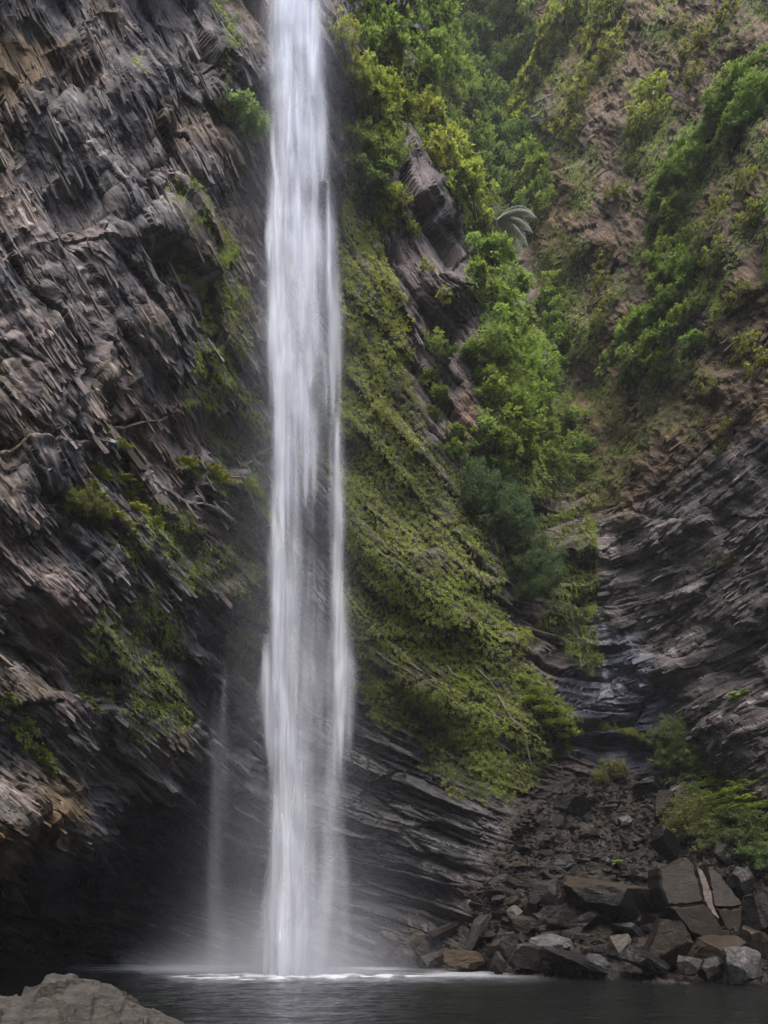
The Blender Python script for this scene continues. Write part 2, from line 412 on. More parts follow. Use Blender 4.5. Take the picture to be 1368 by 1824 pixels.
def rock_wall_material():
    m, n, l, b = new_mat('layered slate')
    fl = N_(n, 'ShaderNodeAttribute', attribute_name='flow'); ca = N_(n, 'ShaderNodeAttribute', attribute_name='stone'); wa_ = N_(n, 'ShaderNodeAttribute', attribute_name='wet')
    mp = N_(n, 'ShaderNodeMapping'); mp.inputs['Scale'].default_value = (2.0, 22, 1); l.new(fl.outputs['Vector'], mp.inputs[0])
    s1 = N_(n, 'ShaderNodeTexNoise'); s1.inputs['Scale'].default_value = 1; s1.inputs['Detail'].default_value = 7; s1.inputs['Roughness'].default_value = 0.65; l.new(mp.outputs[0], s1.inputs['Vector'])
    geo = N_(n, 'ShaderNodeNewGeometry')
    s2 = N_(n, 'ShaderNodeTexNoise'); s2.inputs['Scale'].default_value = 5.5; s2.inputs['Detail'].default_value = 8; s2.inputs['Roughness'].default_value = 0.7; l.new(geo.outputs['Position'], s2.inputs['Vector'])
    cr = N_(n, 'ShaderNodeValToRGB'); cr.color_ramp.elements[0].position = 0.33; cr.color_ramp.elements[0].color = lin(.28, .28, .29); cr.color_ramp.elements[1].position = 0.72; cr.color_ramp.elements[1].color = lin(1.95, 1.92, 1.9)
    l.new(s1.outputs['Fac'], cr.inputs[0])
    cr2 = N_(n, 'ShaderNodeValToRGB'); cr2.color_ramp.elements[0].position = 0.3; cr2.color_ramp.elements[0].color = lin(.6, .58, .56); cr2.color_ramp.elements[1].position = 0.7; cr2.color_ramp.elements[1].color = lin(1.4, 1.42, 1.45)
    l.new(s2.outputs['Fac'], cr2.inputs[0])
    m1 = N_(n, 'ShaderNodeMix', data_type='RGBA', blend_type='MULTIPLY'); m1.inputs[0].default_value = 1; l.new(ca.outputs['Color'], m1.inputs[6]); l.new(cr.outputs[0], m1.inputs[7])
    m2 = N_(n, 'ShaderNodeMix', data_type='RGBA', blend_type='MULTIPLY'); m2.inputs[0].default_value = 1; l.new(m1.outputs[2], m2.inputs[6]); l.new(cr2.outputs[0], m2.inputs[7])
    l.new(m2.outputs[2], b.inputs['Base Color'])
    mr = N_(n, 'ShaderNodeMapRange'); mr.inputs[3].default_value = 0.78; mr.inputs[4].default_value = 0.30; l.new(wa_.outputs['Fac'], mr.inputs[0]); l.new(mr.outputs[0], b.inputs['Roughness'])
    ms = N_(n, 'ShaderNodeMapRange'); ms.inputs[3].default_value = 0.10; ms.inputs[4].default_value = 0.32; l.new(wa_.outputs['Fac'], ms.inputs[0]); l.new(ms.outputs[0], b.inputs['Specular IOR Level'])
    ad = N_(n, 'ShaderNodeMath', operation='ADD'); l.new(s1.outputs['Fac'], ad.inputs[0]); l.new(s2.outputs['Fac'], ad.inputs[1])
    bu = N_(n, 'ShaderNodeBump'); bu.inputs['Strength'].default_value = 0.9; bu.inputs['Distance'].default_value = 0.055; l.new(ad.outputs[0], bu.inputs['Height']); l.new(bu.outputs[0], b.inputs['Normal'])
    return m

def stone_material(name, c0, c1, rough=0.6, vein=0.0, veincol=(.36, .35, .34), scale=1.0, bump=.7):
    m, n, l, b = new_mat(name)
    tc = N_(n, 'ShaderNodeTexCoord'); oi = N_(n, 'ShaderNodeObjectInfo')
    ofs = N_(n, 'ShaderNodeVectorMath', operation='ADD'); l.new(tc.outputs['Object'], ofs.inputs[0]); l.new(oi.outputs['Random'], ofs.inputs[1])
    mp = N_(n, 'ShaderNodeMapping'); mp.inputs['Scale'].default_value = (1.2 * scale, 1.2 * scale, 5 * scale); mp.inputs['Rotation'].default_value = (0.5, 0.35, 0); l.new(ofs.outputs[0], mp.inputs[0])
    s1 = N_(n, 'ShaderNodeTexNoise'); s1.inputs['Scale'].default_value = 2.5; s1.inputs['Detail'].default_value = 9; s1.inputs['Roughness'].default_value = 0.68; l.new(mp.outputs[0], s1.inputs['Vector'])
    cr = N_(n, 'ShaderNodeValToRGB'); cr.color_ramp.elements[0].position = .34; cr.color_ramp.elements[0].color = lin(*c0); cr.color_ramp.elements[1].position = .68; cr.color_ramp.elements[1].color = lin(*c1)
    l.new(s1.outputs['Fac'], cr.inputs[0])
    out = cr.outputs[0]
    if vein > 0:
        s3 = N_(n, 'ShaderNodeTexNoise'); s3.inputs['Scale'].default_value = 1.6 * scale; s3.inputs['Detail'].default_value = 5; s3.inputs['Distortion'].default_value = 0.8; l.new(ofs.outputs[0], s3.inputs['Vector'])
        ab = N_(n, 'ShaderNodeMath', operation='SUBTRACT'); ab.inputs[1].default_value = 0.5; l.new(s3.outputs['Fac'], ab.inputs[0])
        aa = N_(n, 'ShaderNodeMath', operation='ABSOLUTE'); l.new(ab.outputs[0], aa.inputs[0])
        mr = N_(n, 'ShaderNodeMapRange'); mr.inputs[1].default_value = 0.0; mr.inputs[2].default_value = 0.022; mr.inputs[3].default_value = vein; mr.inputs[4].default_value = 0; l.new(aa.outputs[0], mr.inputs[0])
        mx = N_(n, 'ShaderNodeMix', data_type='RGBA'); l.new(mr.outputs[0], mx.inputs[0]); l.new(out, mx.inputs[6]); mx.inputs[7].default_value = lin(*veincol); out = mx.outputs[2]
    mo = N_(n, 'ShaderNodeMix', data_type='RGBA', blend_type='MULTIPLY'); mo.inputs[0].default_value = 1; l.new(out, mo.inputs[6]); l.new(oi.outputs['Color'], mo.inputs[7])
    l.new(mo.outputs[2], b.inputs['Base Color'])
    b.inputs['Roughness'].default_value = rough; b.inputs['Specular IOR Level'].default_value = 0.2
    s2 = N_(n, 'ShaderNodeTexNoise'); s2.inputs['Scale'].default_value = 14 * scale; s2.inputs['Detail'].default_value = 8; l.new(ofs.outputs[0], s2.inputs['Vector'])
    ad = N_(n, 'ShaderNodeMath', operation='ADD'); l.new(s1.outputs['Fac'], ad.inputs[0]); l.new(s2.outputs['Fac'], ad.inputs[1])
    bu = N_(n, 'ShaderNodeBump'); bu.inputs['Strength'].default_value = bump; bu.inputs['Distance'].default_value = 0.05; l.new(ad.outputs[0], bu.inputs['Height']); l.new(bu.outputs[0], b.inputs['Normal'])
    return m

def leaf_material(name, dark, light, trans=0.45, rough=0.55):
    """leaf colour runs from dark to light with each leaf's own 'var'; the plant's own colour multiplies it"""
    m, n, l, b = new_mat(name)
    at = N_(n, 'ShaderNodeAttribute', attribute_name='var'); oi = N_(n, 'ShaderNodeObjectInfo')
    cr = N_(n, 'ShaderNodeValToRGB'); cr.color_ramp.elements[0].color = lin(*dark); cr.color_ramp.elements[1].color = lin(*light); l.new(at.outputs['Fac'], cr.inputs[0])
    mo = N_(n, 'ShaderNodeMix', data_type='RGBA', blend_type='MULTIPLY'); mo.inputs[0].default_value = 1; l.new(cr.outputs[0], mo.inputs[6]); l.new(oi.outputs['Color'], mo.inputs[7])
    l.new(mo.outputs[2], b.inputs['Base Color']); b.inputs['Roughness'].default_value = rough; b.inputs['Specular IOR Level'].default_value = 0.3
    tr = N_(n, 'ShaderNodeBsdfTranslucent'); l.new(mo.outputs[2], tr.inputs[0])
    mx = N_(n, 'ShaderNodeMixShader'); mx.inputs[0].default_value = trans
    l.new(b.outputs[0], mx.inputs[1]); l.new(tr.outputs[0], mx.inputs[2]); l.new(mx.outputs[0], n['Material Output'].inputs[0])
    return m

def falling_water_material():
    m, n, l, b = new_mat('falling water')
    at = N_(n, 'ShaderNodeAttribute', attribute_name='cover')
    d = N_(n, 'ShaderNodeBsdfDiffuse'); d.inputs[0].default_value = lin(.82, .86, .94)
    t = N_(n, 'ShaderNodeBsdfTranslucent'); t.inputs[0].default_value = lin(.82, .86, .94)
    mx = N_(n, 'ShaderNodeMixShader'); mx.inputs[0].default_value = 0.45; l.new(d.outputs[0], mx.inputs[1]); l.new(t.outputs[0], mx.inputs[2])
    tr = N_(n, 'ShaderNodeBsdfTransparent')
    m2 = N_(n, 'ShaderNodeMixShader'); l.new(at.outputs['Fac'], m2.inputs[0]); l.new(tr.outputs[0], m2.inputs[1]); l.new(mx.outputs[0], m2.inputs[2])
    l.new(m2.outputs[0], n['Material Output'].inputs[0])
    n.remove(b)
    return m

def pool_material():
    m, n, l, b = new_mat('pool water')
    b.inputs['Base Color'].default_value = lin(.005, .0062, .0054); b.inputs['Roughness'].default_value = 0.08; b.inputs['IOR'].default_value = 1.33; b.inputs['Specular IOR Level'].default_value = 0.27
    geo = N_(n, 'ShaderNodeNewGeometry')
    mp = N_(n, 'ShaderNodeMapping'); mp.inputs['Scale'].default_value = (1.0, 1.6, 1); l.new(geo.outputs['Position'], mp.inputs[0])
    s1 = N_(n, 'ShaderNodeTexNoise'); s1.inputs['Scale'].default_value = 1.9; s1.inputs['Detail'].default_value = 5; s1.inputs['Roughness'].default_value = .55; l.new(mp.outputs[0], s1.inputs['Vector'])
    s2 = N_(n, 'ShaderNodeTexNoise'); s2.inputs['Scale'].default_value = 0.8; s2.inputs['Detail'].default_value = 3; l.new(mp.outputs[0], s2.inputs['Vector'])
    ad = N_(n, 'ShaderNodeMath', operation='ADD'); l.new(s1.outputs['Fac'], ad.inputs[0]); l.new(s2.outputs['Fac'], ad.inputs[1])
    bu = N_(n, 'ShaderNodeBump'); bu.inputs['Strength'].default_value = 1.0; bu.inputs['Distance'].default_value = 0.10; l.new(ad.outputs[0], bu.inputs['Height']); l.new(bu.outputs[0], b.inputs['Normal'])
    return m

def plain_material(name, c, rough=.8):
    m, n, l, b = new_mat(name)
    geo = N_(n, 'ShaderNodeTexCoord'); s = N_(n, 'ShaderNodeTexNoise'); s.inputs['Scale'].default_value = 6; s.inputs['Detail'].default_value = 6; l.new(geo.outputs['Object'], s.inputs['Vector'])
    cr = N_(n, 'ShaderNodeValToRGB'); cr.color_ramp.elements[0].position = .3; cr.color_ramp.elements[0].color = lin(*[x * .6 for x in c]); cr.color_ramp.elements[1].position = .7; cr.color_ramp.elements[1].color = lin(*[x * 1.35 for x in c])
    l.new(s.outputs['Fac'], cr.inputs[0]); l.new(cr.outputs[0], b.inputs['Base Color']); b.inputs['Roughness'].default_value = rough
    return m

M_WALL = rock_wall_material()
M_POOL = pool_material()
M_FALL = falling_water_material()
M_LEAF = leaf_material('broad leaves', (.050, .072, .017), (.225, .285, .060))
M_FINE = leaf_material('fine leaves', (.042, .062, .024), (.160, .205, .070))
M_FERN = leaf_material('fern fronds', (.060, .076, .014), (.235, .285, .050))
M_BARK = plain_material('bark', (.07, .055, .042))
M_GROUND = plain_material('gorge floor', (.06, .055, .045))

# ------------------------------------------------------------------ the rock of the gorge, cut into its pieces
nvr, nuc = GU.shape
cellu = 0.25 * (JU[:-1, :-1] + JU[1:, :-1] + JU[:-1, 1:] + JU[1:, 1:]); cellv = 0.25 * (JV[:-1, :-1] + JV[1:, :-1] + JV[:-1, 1:] + JV[1:, 1:])
reg = np.zeros(cellu.shape, int)
P_BUT = [(545,-1600),(545,1350),(520,1900),(700,1900),(700,1690),(800,1660),(870,1560),(905,1440),(1000,1395),(1040,1330),(1030,1270),(960,1130),(930,1000),(880,860),(905,620),(880,480),(800,300),(730,150),(690,0),(680,-1600)]
P_GUL2 = [(680,-1600),(690,0),(730,150),(800,300),(880,480),(905,620),(880,860),(930,1000),(960,1130),(1030,1270),(1000,1395),(1180,1375),(1130,1250),(1090,1100),(1060,1000),(1050,860),(1010,720),(975,600),(945,470),(930,330),(930,150),(960,0),(960,-1600)]
reg[inpoly(cellu, cellv, P_BUT)] = 1
reg[inpoly(cellu, cellv, P_GUL2)] = 2
reg[inpoly(cellu, cellv, P_RIGHT) & (reg == 0)] = 3
reg[inpoly(cellu, cellv, P_SCREE)] = 4
reg[(reg == 0) & (cellu > 1000)] = 3
ii, jj = np.meshgrid(np.arange(nuc - 1), np.arange(nvr - 1))
v0 = jj * nuc + ii
FA = np.stack([v0, v0 + nuc, v0 + nuc + 1, v0 + 1], -1)
flow = np.stack([GA / 100, GB / 100, np.zeros_like(GA)], -1)
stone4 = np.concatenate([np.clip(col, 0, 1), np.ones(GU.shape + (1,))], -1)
for k, (nm, lab) in enumerate([('cliff', 'dark layered slate cliff with a cave at its foot, left of the tall waterfall'),
                               ('mossy_buttress', 'fern-covered rock buttress just right of the waterfall'),
                               ('gully', 'green gully with a wet stream bed climbing behind the buttress'),
                               ('gorge_slope', 'brown and dark grey rock slope on the right of the gorge'),
                               ('scree_slope', 'fan of broken slate below the gully, above the boulders')]):
    f = FA[reg == k].reshape(-1, 4)
    used, inv = np.unique(f.ravel(), return_inverse=True)
    me = make_mesh(nm, PD.reshape(-1, 3)[used], inv.reshape(-1, 4), smooth=False)
    attr(me, 'flow', flow.reshape(-1, 3)[used], 'FLOAT_VECTOR')
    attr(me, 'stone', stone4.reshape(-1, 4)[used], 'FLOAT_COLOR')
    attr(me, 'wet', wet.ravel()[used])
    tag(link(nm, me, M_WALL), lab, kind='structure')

# slate flakes standing out of the walls along the layers
def flakes(parent, n, inside, size, prot, seed):
    r = np.random.default_rng(seed)
    u = r.uniform(-20, 1390, n); v = r.uniform(-25, 1735, n)
    k = inside(u, v) > r.uniform(0, 1, n); u, v = u[k], v[k]; m = len(u)
    e = 4.0
    bu = bilin(*_sb, u + e, v) - bilin(*_sb, u - e, v); bv = bilin(*_sb, u, v + e) - bilin(*_sb, u, v - e)
    t2 = np.stack([bv, -bu], -1); t2 /= np.linalg.norm(t2, axis=1, keepdims=True) + 1e-9; t2 *= np.sign(t2[:, :1] + 1e-9)
    P = surf(u, v); d = P[:, 1]
    T3 = surf(u + t2[:, 0] * 12, v + t2[:, 1] * 12, Pb) - surf(u - t2[:, 0] * 12, v - t2[:, 1] * 12, Pb)
    # keep the run of each flake in the plane of the wall as seen face on
    T3 = np.stack([t2[:, 0], .35 * np.clip(T3[:, 1] / (np.hypot(T3[:, 0], T3[:, 2]) + 1e-6), -2, 2), -t2[:, 1]], -1); T3 /= np.linalg.norm(T3, axis=1, keepdims=True)
    Nn = surf(u, v, nv_s); Nn /= np.linalg.norm(Nn, axis=1, keepdims=True)
    T3 = T3 + r.normal(0, .06, (m, 3)); Cc = np.cross(Nn, T3); Cc /= np.linalg.norm(Cc, axis=1, keepdims=True); Nq = np.cross(T3, Cc); T3 /= np.linalg.norm(T3, axis=1, keepdims=True); Nq /= np.linalg.norm(Nq, axis=1, keepdims=True)
    th = r.normal(0, .2, m); c_, s_ = np.cos(th)[:, None], np.sin(th)[:, None]; Cc, Nq = Cc * c_ + Nq * s_, Nq * c_ - Cc * s_
    px_ = d / K
    L = size * np.clip(r.lognormal(0, .5, m), .3, 2.4) * px_; W = L * r.uniform(.08, .24, m); H = prot * r.uniform(.5, 1.3, m) * np.clip(L / (size * px_), .4, 1.6)
    sg = np.array([(-1,-1,-1),(1,-1,-1),(1,1,-1),(-1,1,-1),(-1,-1,1),(1,-1,1),(1,1,1),(-1,1,1)], float)
    q = sg[None] * (1 - r.uniform(0, .55, (m, 8, 3)) * np.array([.8, .6, .5]))
    V = P[:, None] + q[..., :1] * (L / 2)[:, None, None] * T3[:, None] + q[..., 1:2] * (W / 2)[:, None, None] * Cc[:, None] + (q[..., 2:] * H[:, None, None] - .35 * H[:, None, None]) * Nq[:, None]
    F = (np.arange(m)[:, None, None] * 8 + np.array([(4,5,6,7),(0,4,7,3),(1,2,6,5),(0,1,5,4),(3,7,6,2)])[None]).reshape(-1, 4)
    me = make_mesh('slate_flakes', V.reshape(-1, 3), F, False)
    a = bilin(*_sa, u, v); b = bilin(*_sb, u, v)
    fl = np.stack([np.repeat(a[:, None], 8, 1) + q[..., 0] * 8, np.repeat(b[:, None], 8, 1) + q[..., 1] * 3 + r.uniform(0, 40, (m, 1)), q[..., 2] * 6], -1) / 100
    attr(me, 'flow', fl.reshape(-1, 3), 'FLOAT_VECTOR')
    sc4 = surf(u, v, stone4) * np.append(np.ones(3), 1) ; sc4 = sc4 * np.concatenate([np.repeat(r.lognormal(0, .2, (m, 1)), 3, 1), np.ones((m, 1))], 1)
    attr(me, 'stone', np.repeat(sc4, 8, 0), 'FLOAT_COLOR'); attr(me, 'wet', np.repeat(surf(u, v, wet[..., None])[:, 0], 8))
    return tag(link('slate_flakes', me, M_WALL, parent), None, kind='stuff')
D_ = bpy.data.objects
isreg = lambda k: (lambda u, v: (np.interp(u, UA, np.arange(len(UA))).astype(int), np.interp(v, VA, np.arange(len(VA))).astype(int)))
def inreg(k, f):
    def g(u, v):
        i = np.clip(np.interp(u, UA, np.arange(len(UA))).astype(int), 0, nuc - 2); j = np.clip(np.interp(v, VA, np.arange(len(VA))).astype(int), 0, nvr - 2)
        return (reg[j, i] == k) * f(u, v)
    return g
patchy = lambda u, v: sstep(.42, .62, fbm(u / 60, v / 60, 71, 3)) * .85 + .05
flakes(D_['cliff'], 17000, inreg(0, patchy), 26, .030, 1)
flakes(D_['cliff'], 9000, inreg(0, lambda u, v: patchy(u, v) * .9), 11, .028, 2)
flakes(D_['cliff'], 1000, inreg(0, lambda u, v: .6 * (u < 330)), 36, .035, 8)
flakes(D_['mossy_buttress'], 34000, inreg(1, lambda u, v: patchy(u, v) * np.where(inpoly(u, v, P_MOSS), .25, .9)), 13, .04, 3)
flakes(D_['gorge_slope'], 16000, inreg(3, lambda u, v: patchy(u, v) * np.where(inpoly(u, v, P_SOIL), .2, .9)), 20, .055, 4)
flakes(D_['gorge_slope'], 20000, inreg(3, lambda u, v: patchy(u, v) * np.where(inpoly(u, v, P_SOIL), .5, .9)), 8, .035, 5)
flakes(D_['gully'], 20000, inreg(2, lambda u, v: .5 * patchy(u, v) * (v > 900)), 13, .045, 6)

# pool and ground; unseen banks behind the viewer are raised to cut low skylight
def gridfaces(ny, nx):
    a, b = np.meshgrid(np.arange(nx - 1), np.arange(ny - 1)); q = b * nx + a
    return np.stack([q, q + 1, q + nx + 1, q + nx], -1).reshape(-1, 4)
px = np.concatenate([np.linspace(-40, -13, 6), np.arange(-12.9, 13, .11), np.linspace(13.1, 40, 6)]); py = np.concatenate([np.arange(2.5, 30, .11), np.linspace(30.2, 40, 8)])
gx, gy = np.meshgrid(px, py)
near_fall = .5 + 1.2 * blob(gx, gy, -3, 24.5, 7, 7)
gz = .055 * near_fall * (fbm(gx * .9, gy * 1.3, 501, 3) - .5) + .035 * (fbm(gx * 2.6, gy * 3.6, 511, 3) - .5)
me = make_mesh('pool', np.stack([gx, gy, gz], -1).reshape(-1, 3), gridfaces(len(py), len(px)), True)
tag(link('pool', me, M_POOL), 'dark green rippled plunge pool at the foot of the waterfall', kind='structure')
gxs = np.concatenate([np.linspace(-150, -44, 16), np.linspace(-40, 40, 60), np.linspace(44, 150, 16)]); gys = np.concatenate([np.linspace(-150, -44, 16), np.linspace(-40, 50, 70), np.linspace(54, 150, 14)])
gx, gy = np.meshgrid(gxs, gys)
dist = np.hypot(np.maximum(np.abs(gx) - 6, 0), np.maximum(-gy - 2, 0))
gz = -1.6 + 1.9 * sstep(4, -1, gy) + sstep(14, 0, gy) * (1.35 * np.clip(dist, 0, 42)) * sstep(2, 14, dist) + (fbm(gx / 9, gy / 9, 601, 5) - .5) * np.clip(dist, 0, 30) * .35 * sstep(14, 4, gy)
me = make_mesh('ground', np.stack([gx, gy, gz - 1.2 * sstep(6, 12, gy)], -1).reshape(-1, 3), gridfaces(len(gys), len(gxs)), True)
tag(link('ground', me, M_GROUND), 'gorge floor around the pool, with unseen banks raised to block low skylight', kind='structure')

# thin haze filling the gorge
def haze_box():
    x0, x1, y0, y1, z0, z1 = -158, 158, -158, 158, -6.5, 145
    V = [(x, y, z) for z in (z0, z1) for y in (y0, y1) for x in (x0, x1)]
    F = [(0, 2, 3, 1), (4, 5, 7, 6), (0, 1, 5, 4), (2, 6, 7, 3), (0, 4, 6, 2), (1, 3, 7, 5)]
    m = bpy.data.materials.new('haze air'); m.use_nodes = True; n = m.node_tree.nodes
    n.remove(n['Principled BSDF'])
    v = N_(n, 'ShaderNodeVolumePrincipled'); v.inputs['Color'].default_value = lin(.90, .94, 1.0); v.inputs['Density'].default_value = 0.00042; v.inputs['Anisotropy'].default_value = 0.0
    m.node_tree.links.new(v.outputs[0], n['Material Output'].inputs['Volume'])
    tag(link('haze', make_mesh('haze', np.array(V, float), np.array(F)), m), 'thin pale haze filling the gorge', kind='stuff')
HAZE = True
if HAZE: haze_box()

# ------------------------------------------------------------------ falling water
FALL_D = 24.6
def ribbon(name, path, opac, seed, parent, depth=FALL_D, top=0.0, bottom=0.25, streak=0.75, wisp=1.0, bulge=0.35, edge=1.3):
    """a band of falling water: path is (column, row, half width); its cover fades to the sides, at both ends and in long streaks"""
    pth = np.array(path, float)
    vs = np.arange(pth[0, 1], pth[-1, 1] + 1, 5.0)
    kk = np.exp(-np.linspace(-2, 2, 21) ** 2); kk /= kk.sum()
    sm = lambda a: np.convolve(np.pad(a, 10, 'edge'), kk, 'valid')
    uc = sm(np.interp(vs, pth[:, 1], pth[:, 0])); hw = sm(np.interp(vs, pth[:, 1], pth[:, 2]))
    ns = int(np.clip(hw.max() * 0.9, 9, 70)) | 1
    s = np.linspace(-1, 1, ns)
    hw = hw * (1 + .35 * (fbm(vs / 90, vs * 0, seed + 31, 3) - .5)); uc = uc + hw * .5 * (fbm(vs / 120, vs * 0, seed + 37, 3) - .5)
    U = uc[:, None] + hw[:, None] * s[None]; V = np.repeat(vs[:, None], ns, 1)
    Dp = depth - bulge * hw[:, None] / K * depth * (1 - s[None] ** 2) * 1.6 + (fbm(U / 14, V / 220, seed + 9, 2) - .5) * 0.5
    x, y, z = (U - 684) / K * depth, Dp, EYE + (HV - V) / K * depth
    e = np.clip(1 - s[None] ** 2, 0, 1) ** edge
    t = (vs - vs[0]) / (vs[-1] - vs[0])
    wob = (fbm(U / 40, V / 160, seed + 3, 2) - .5) * 40 * wisp
    st = 0.14 * fbm((U + wob) / 12, V / 260, seed, 2) + 0.45 * fbm((U + wob) / 30, V / 150, seed + 1, 3) + 0.41 * fbm((U + wob) / 24, V / 60, seed + 2, 3)
    st = sstep(0.32, 0.68, st)
    end = np.ones_like(U)
    if top > 0: end = end * sstep(0, top, t[:, None] + (fbm(U / 8, V * 0, seed + 5, 2) - .5) * top)
    if bottom > 0: end = end * sstep(0, bottom, 1 - t[:, None] + (fbm(U / 8, V * 0, seed + 6, 2) - .5) * bottom * 1.2)
    cov = np.clip(opac * e * end * (1 - streak + streak * st), 0, 0.97)
    me = make_mesh(name, np.stack([x, y, z], -1).reshape(-1, 3), gridfaces(len(vs), ns)[:, ::-1], True)
    attr(me, 'cover', cov.ravel())
    return link(name, me, M_FALL, parent)

base = pix(515, 1742, FALL_D)
fall = link('waterfall', None); fall.location = (base[0], base[1], 0)
tag(fall, 'tall white waterfall plunging down the cliff into the pool', 'waterfall')
INV = Matrix.Translation((-base[0], -base[1], 0))
def fr(*a, **k):
    o = ribbon(*a, **k); o.matrix_parent_inverse = INV; return o
# broad veils
fr('water_veil', [(520,-140,62),(522,0,66),(530,200,66),(533,420,66),(538,620,68),(544,780,66),(548,960,62)], .28, 11, fall, depth=24.95, bottom=.3, streak=.45, edge=1.3)
fr('water_veil', [(512,-140,46),(516,0,50),(526,200,54),(526,420,58),(530,620,56),(526,780,46),(516,920,40),(512,1060,38)], .44, 23, fall, depth=24.75, bottom=.35, streak=.5, edge=1.2)
fr('water_veil', [(508,640,34),(508,900,34),(510,1100,42),(512,1260,52),(518,1360,50),(518,1500,48),(514,1620,58),(512,1745,72)], .33, 37, fall, depth=24.7, top=.2, bottom=0, streak=.25, edge=1.2)
fr('water_veil', [(596,560,20),(600,800,20),(604,1000,20),(610,1180,30),(606,1300,30),(596,1460,26),(588,1742,44)], .18, 47, fall, depth=24.8, top=.25, bottom=0, streak=.4, edge=1.4)
fr('water_veil', [(552,930,34),(556,1100,42),(560,1260,56),(558,1420,60),(556,1600,64),(552,1742,84)], .22, 53, fall, depth=24.9, top=.3, bottom=0, streak=.3, edge=1.3)
# bright strands
for k, (p, op, tp, bt) in enumerate([
  ([(500,-140,22),(502,0,22),(508,150,20),(514,280,13),(515,412,6)], .95, 0, .25),
  ([(535,-140,26),(538,0,26),(548,120,24),(560,200,16)], .9, 0, .45),
  ([(556,0,14),(562,120,16),(572,240,13),(576,330,10)], .65, .1, .5),
  ([(490,300,14),(494,460,18),(500,600,16),(497,740,10),(496,770,6)], .85, .25, .25),
  ([(540,330,20),(546,480,20),(536,600,18),(524,680,12)], .62, .25, .4),
  ([(580,330,12),(586,480,14),(594,600,13),(597,720,10),(596,790,6)], .75, .25, .3),
  ([(516,480,15),(512,640,15),(504,780,15),(506,900,12),(510,1010,7)], .85, .3, .2),
  ([(549,560,8),(551,640,9),(553,712,6)], .6, .3, .2),
  ([(542,640,9),(545,760,9),(546,905,5)], .60, .25, .2),
  ([(556,700,7),(560,830,8),(562,905,4)], .42, .3, .25),
  ([(594,720,11),(598,850,10),(603,960,9),(600,1080,8),(608,1190,7)], .85, .3, .3),
  ([(491,880,11),(493,1000,11),(497,1120,10),(503,1260,10),(505,1340,8)], .95, .25, .25),
  ([(520,940,16),(514,1060,16),(518,1200,18),(530,1290,16)], .5, .3, .5),
  ([(603,1020,10),(604,1120,12),(608,1220,22),(609,1290,18),(602,1400,8)], .78, .25, .35),
  ([(478,1130,10),(480,1240,14),(488,1330,12),(494,1420,8)], .6, .3, .35),
  ([(556,1160,24),(560,1240,30),(556,1310,24)], .36, .4, .5),
  ([(508,1220,14),(509,1340,17),(511,1450,16),(509,1600,15),(506,1744,22)], .95, .2, 0),
  ([(533,1250,12),(535,1360,14),(538,1480,14),(534,1620,14),(532,1744,18)], .55, .25, 0),
  ([(492,1400,9),(492,1540,12),(486,1650,14),(482,1744,18)], .62, .3, 0),
  ([(600,1260,8),(590,1440,12),(578,1600,14),(566,1744,18)], .34, .3, 0),
  ([(556,1340,14),(558,1500,16),(556,1744,26)], .30, .3, 0),
  ([(612,1480,8),(612,1744,14)], .16, .3, 0)]):
    fr('water_strand', [(a_, b_, c_ * 1.7) for a_, b_, c_ in p], op * .84, 100 + 13 * k, fall, depth=24.55 - 0.05 * (k % 5), top=tp, bottom=bt, streak=.35, edge=2.4)

rw = random.Random(5)
for k in range(26):                                         # short plumes that tear off and thin out downwards
    v0_ = rw.uniform(-60, 640); ln = rw.uniform(120, 270); cu_ = np.interp(v0_, [0, 200, 400, 700, 1000], [522, 532, 534, 540, 546]) + rw.uniform(-1, 1) * np.interp(v0_, [0, 400, 1000], [40, 50, 54])
    w_ = rw.uniform(7, 17)
    fr('water_plume', [(cu_, v0_, w_ * .7), (cu_ + rw.uniform(-4, 4), v0_ + ln * .35, w_), (cu_ + rw.uniform(-6, 8), v0_ + ln * .7, w_ * .6), (cu_ + rw.uniform(-6, 10), v0_ + ln, w_ * .25)], rw.uniform(.3, .62), 1200 + 7 * k, fall, depth=24.4 - .04 * (k % 4), top=.45, bottom=.6, streak=.2, edge=1.9)
b2 = pix(398, 1738, 25.2)
thin = link('thin_fall', None); thin.location = (b2[0], b2[1], 0)
tag(thin, 'thin faint veil of falling water left of the main waterfall', 'waterfall')
INV2 = Matrix.Translation((-b2[0], -b2[1], 0))
for k, (p, op) in enumerate([([(412,1130,10),(402,1260,18),(394,1380,20),(384,1500,16),(386,1620,16),(392,1738,22)], .34), ([(404,1180,7),(392,1340,9),(384,1450,9),(380,1560,8),(384,1735,10)], .26), ([(398,1560,6),(402,1650,8),(402,1738,9)], .14)]):
    o = ribbon('water_strand', [(a_, b_, c_ * 1.7) for a_, b_, c_ in p], op * .30, 700 + k * 7, thin, depth=25.2 - .1 * k, top=.55, bottom=0, streak=.3, edge=2.2); o.matrix_parent_inverse = INV2

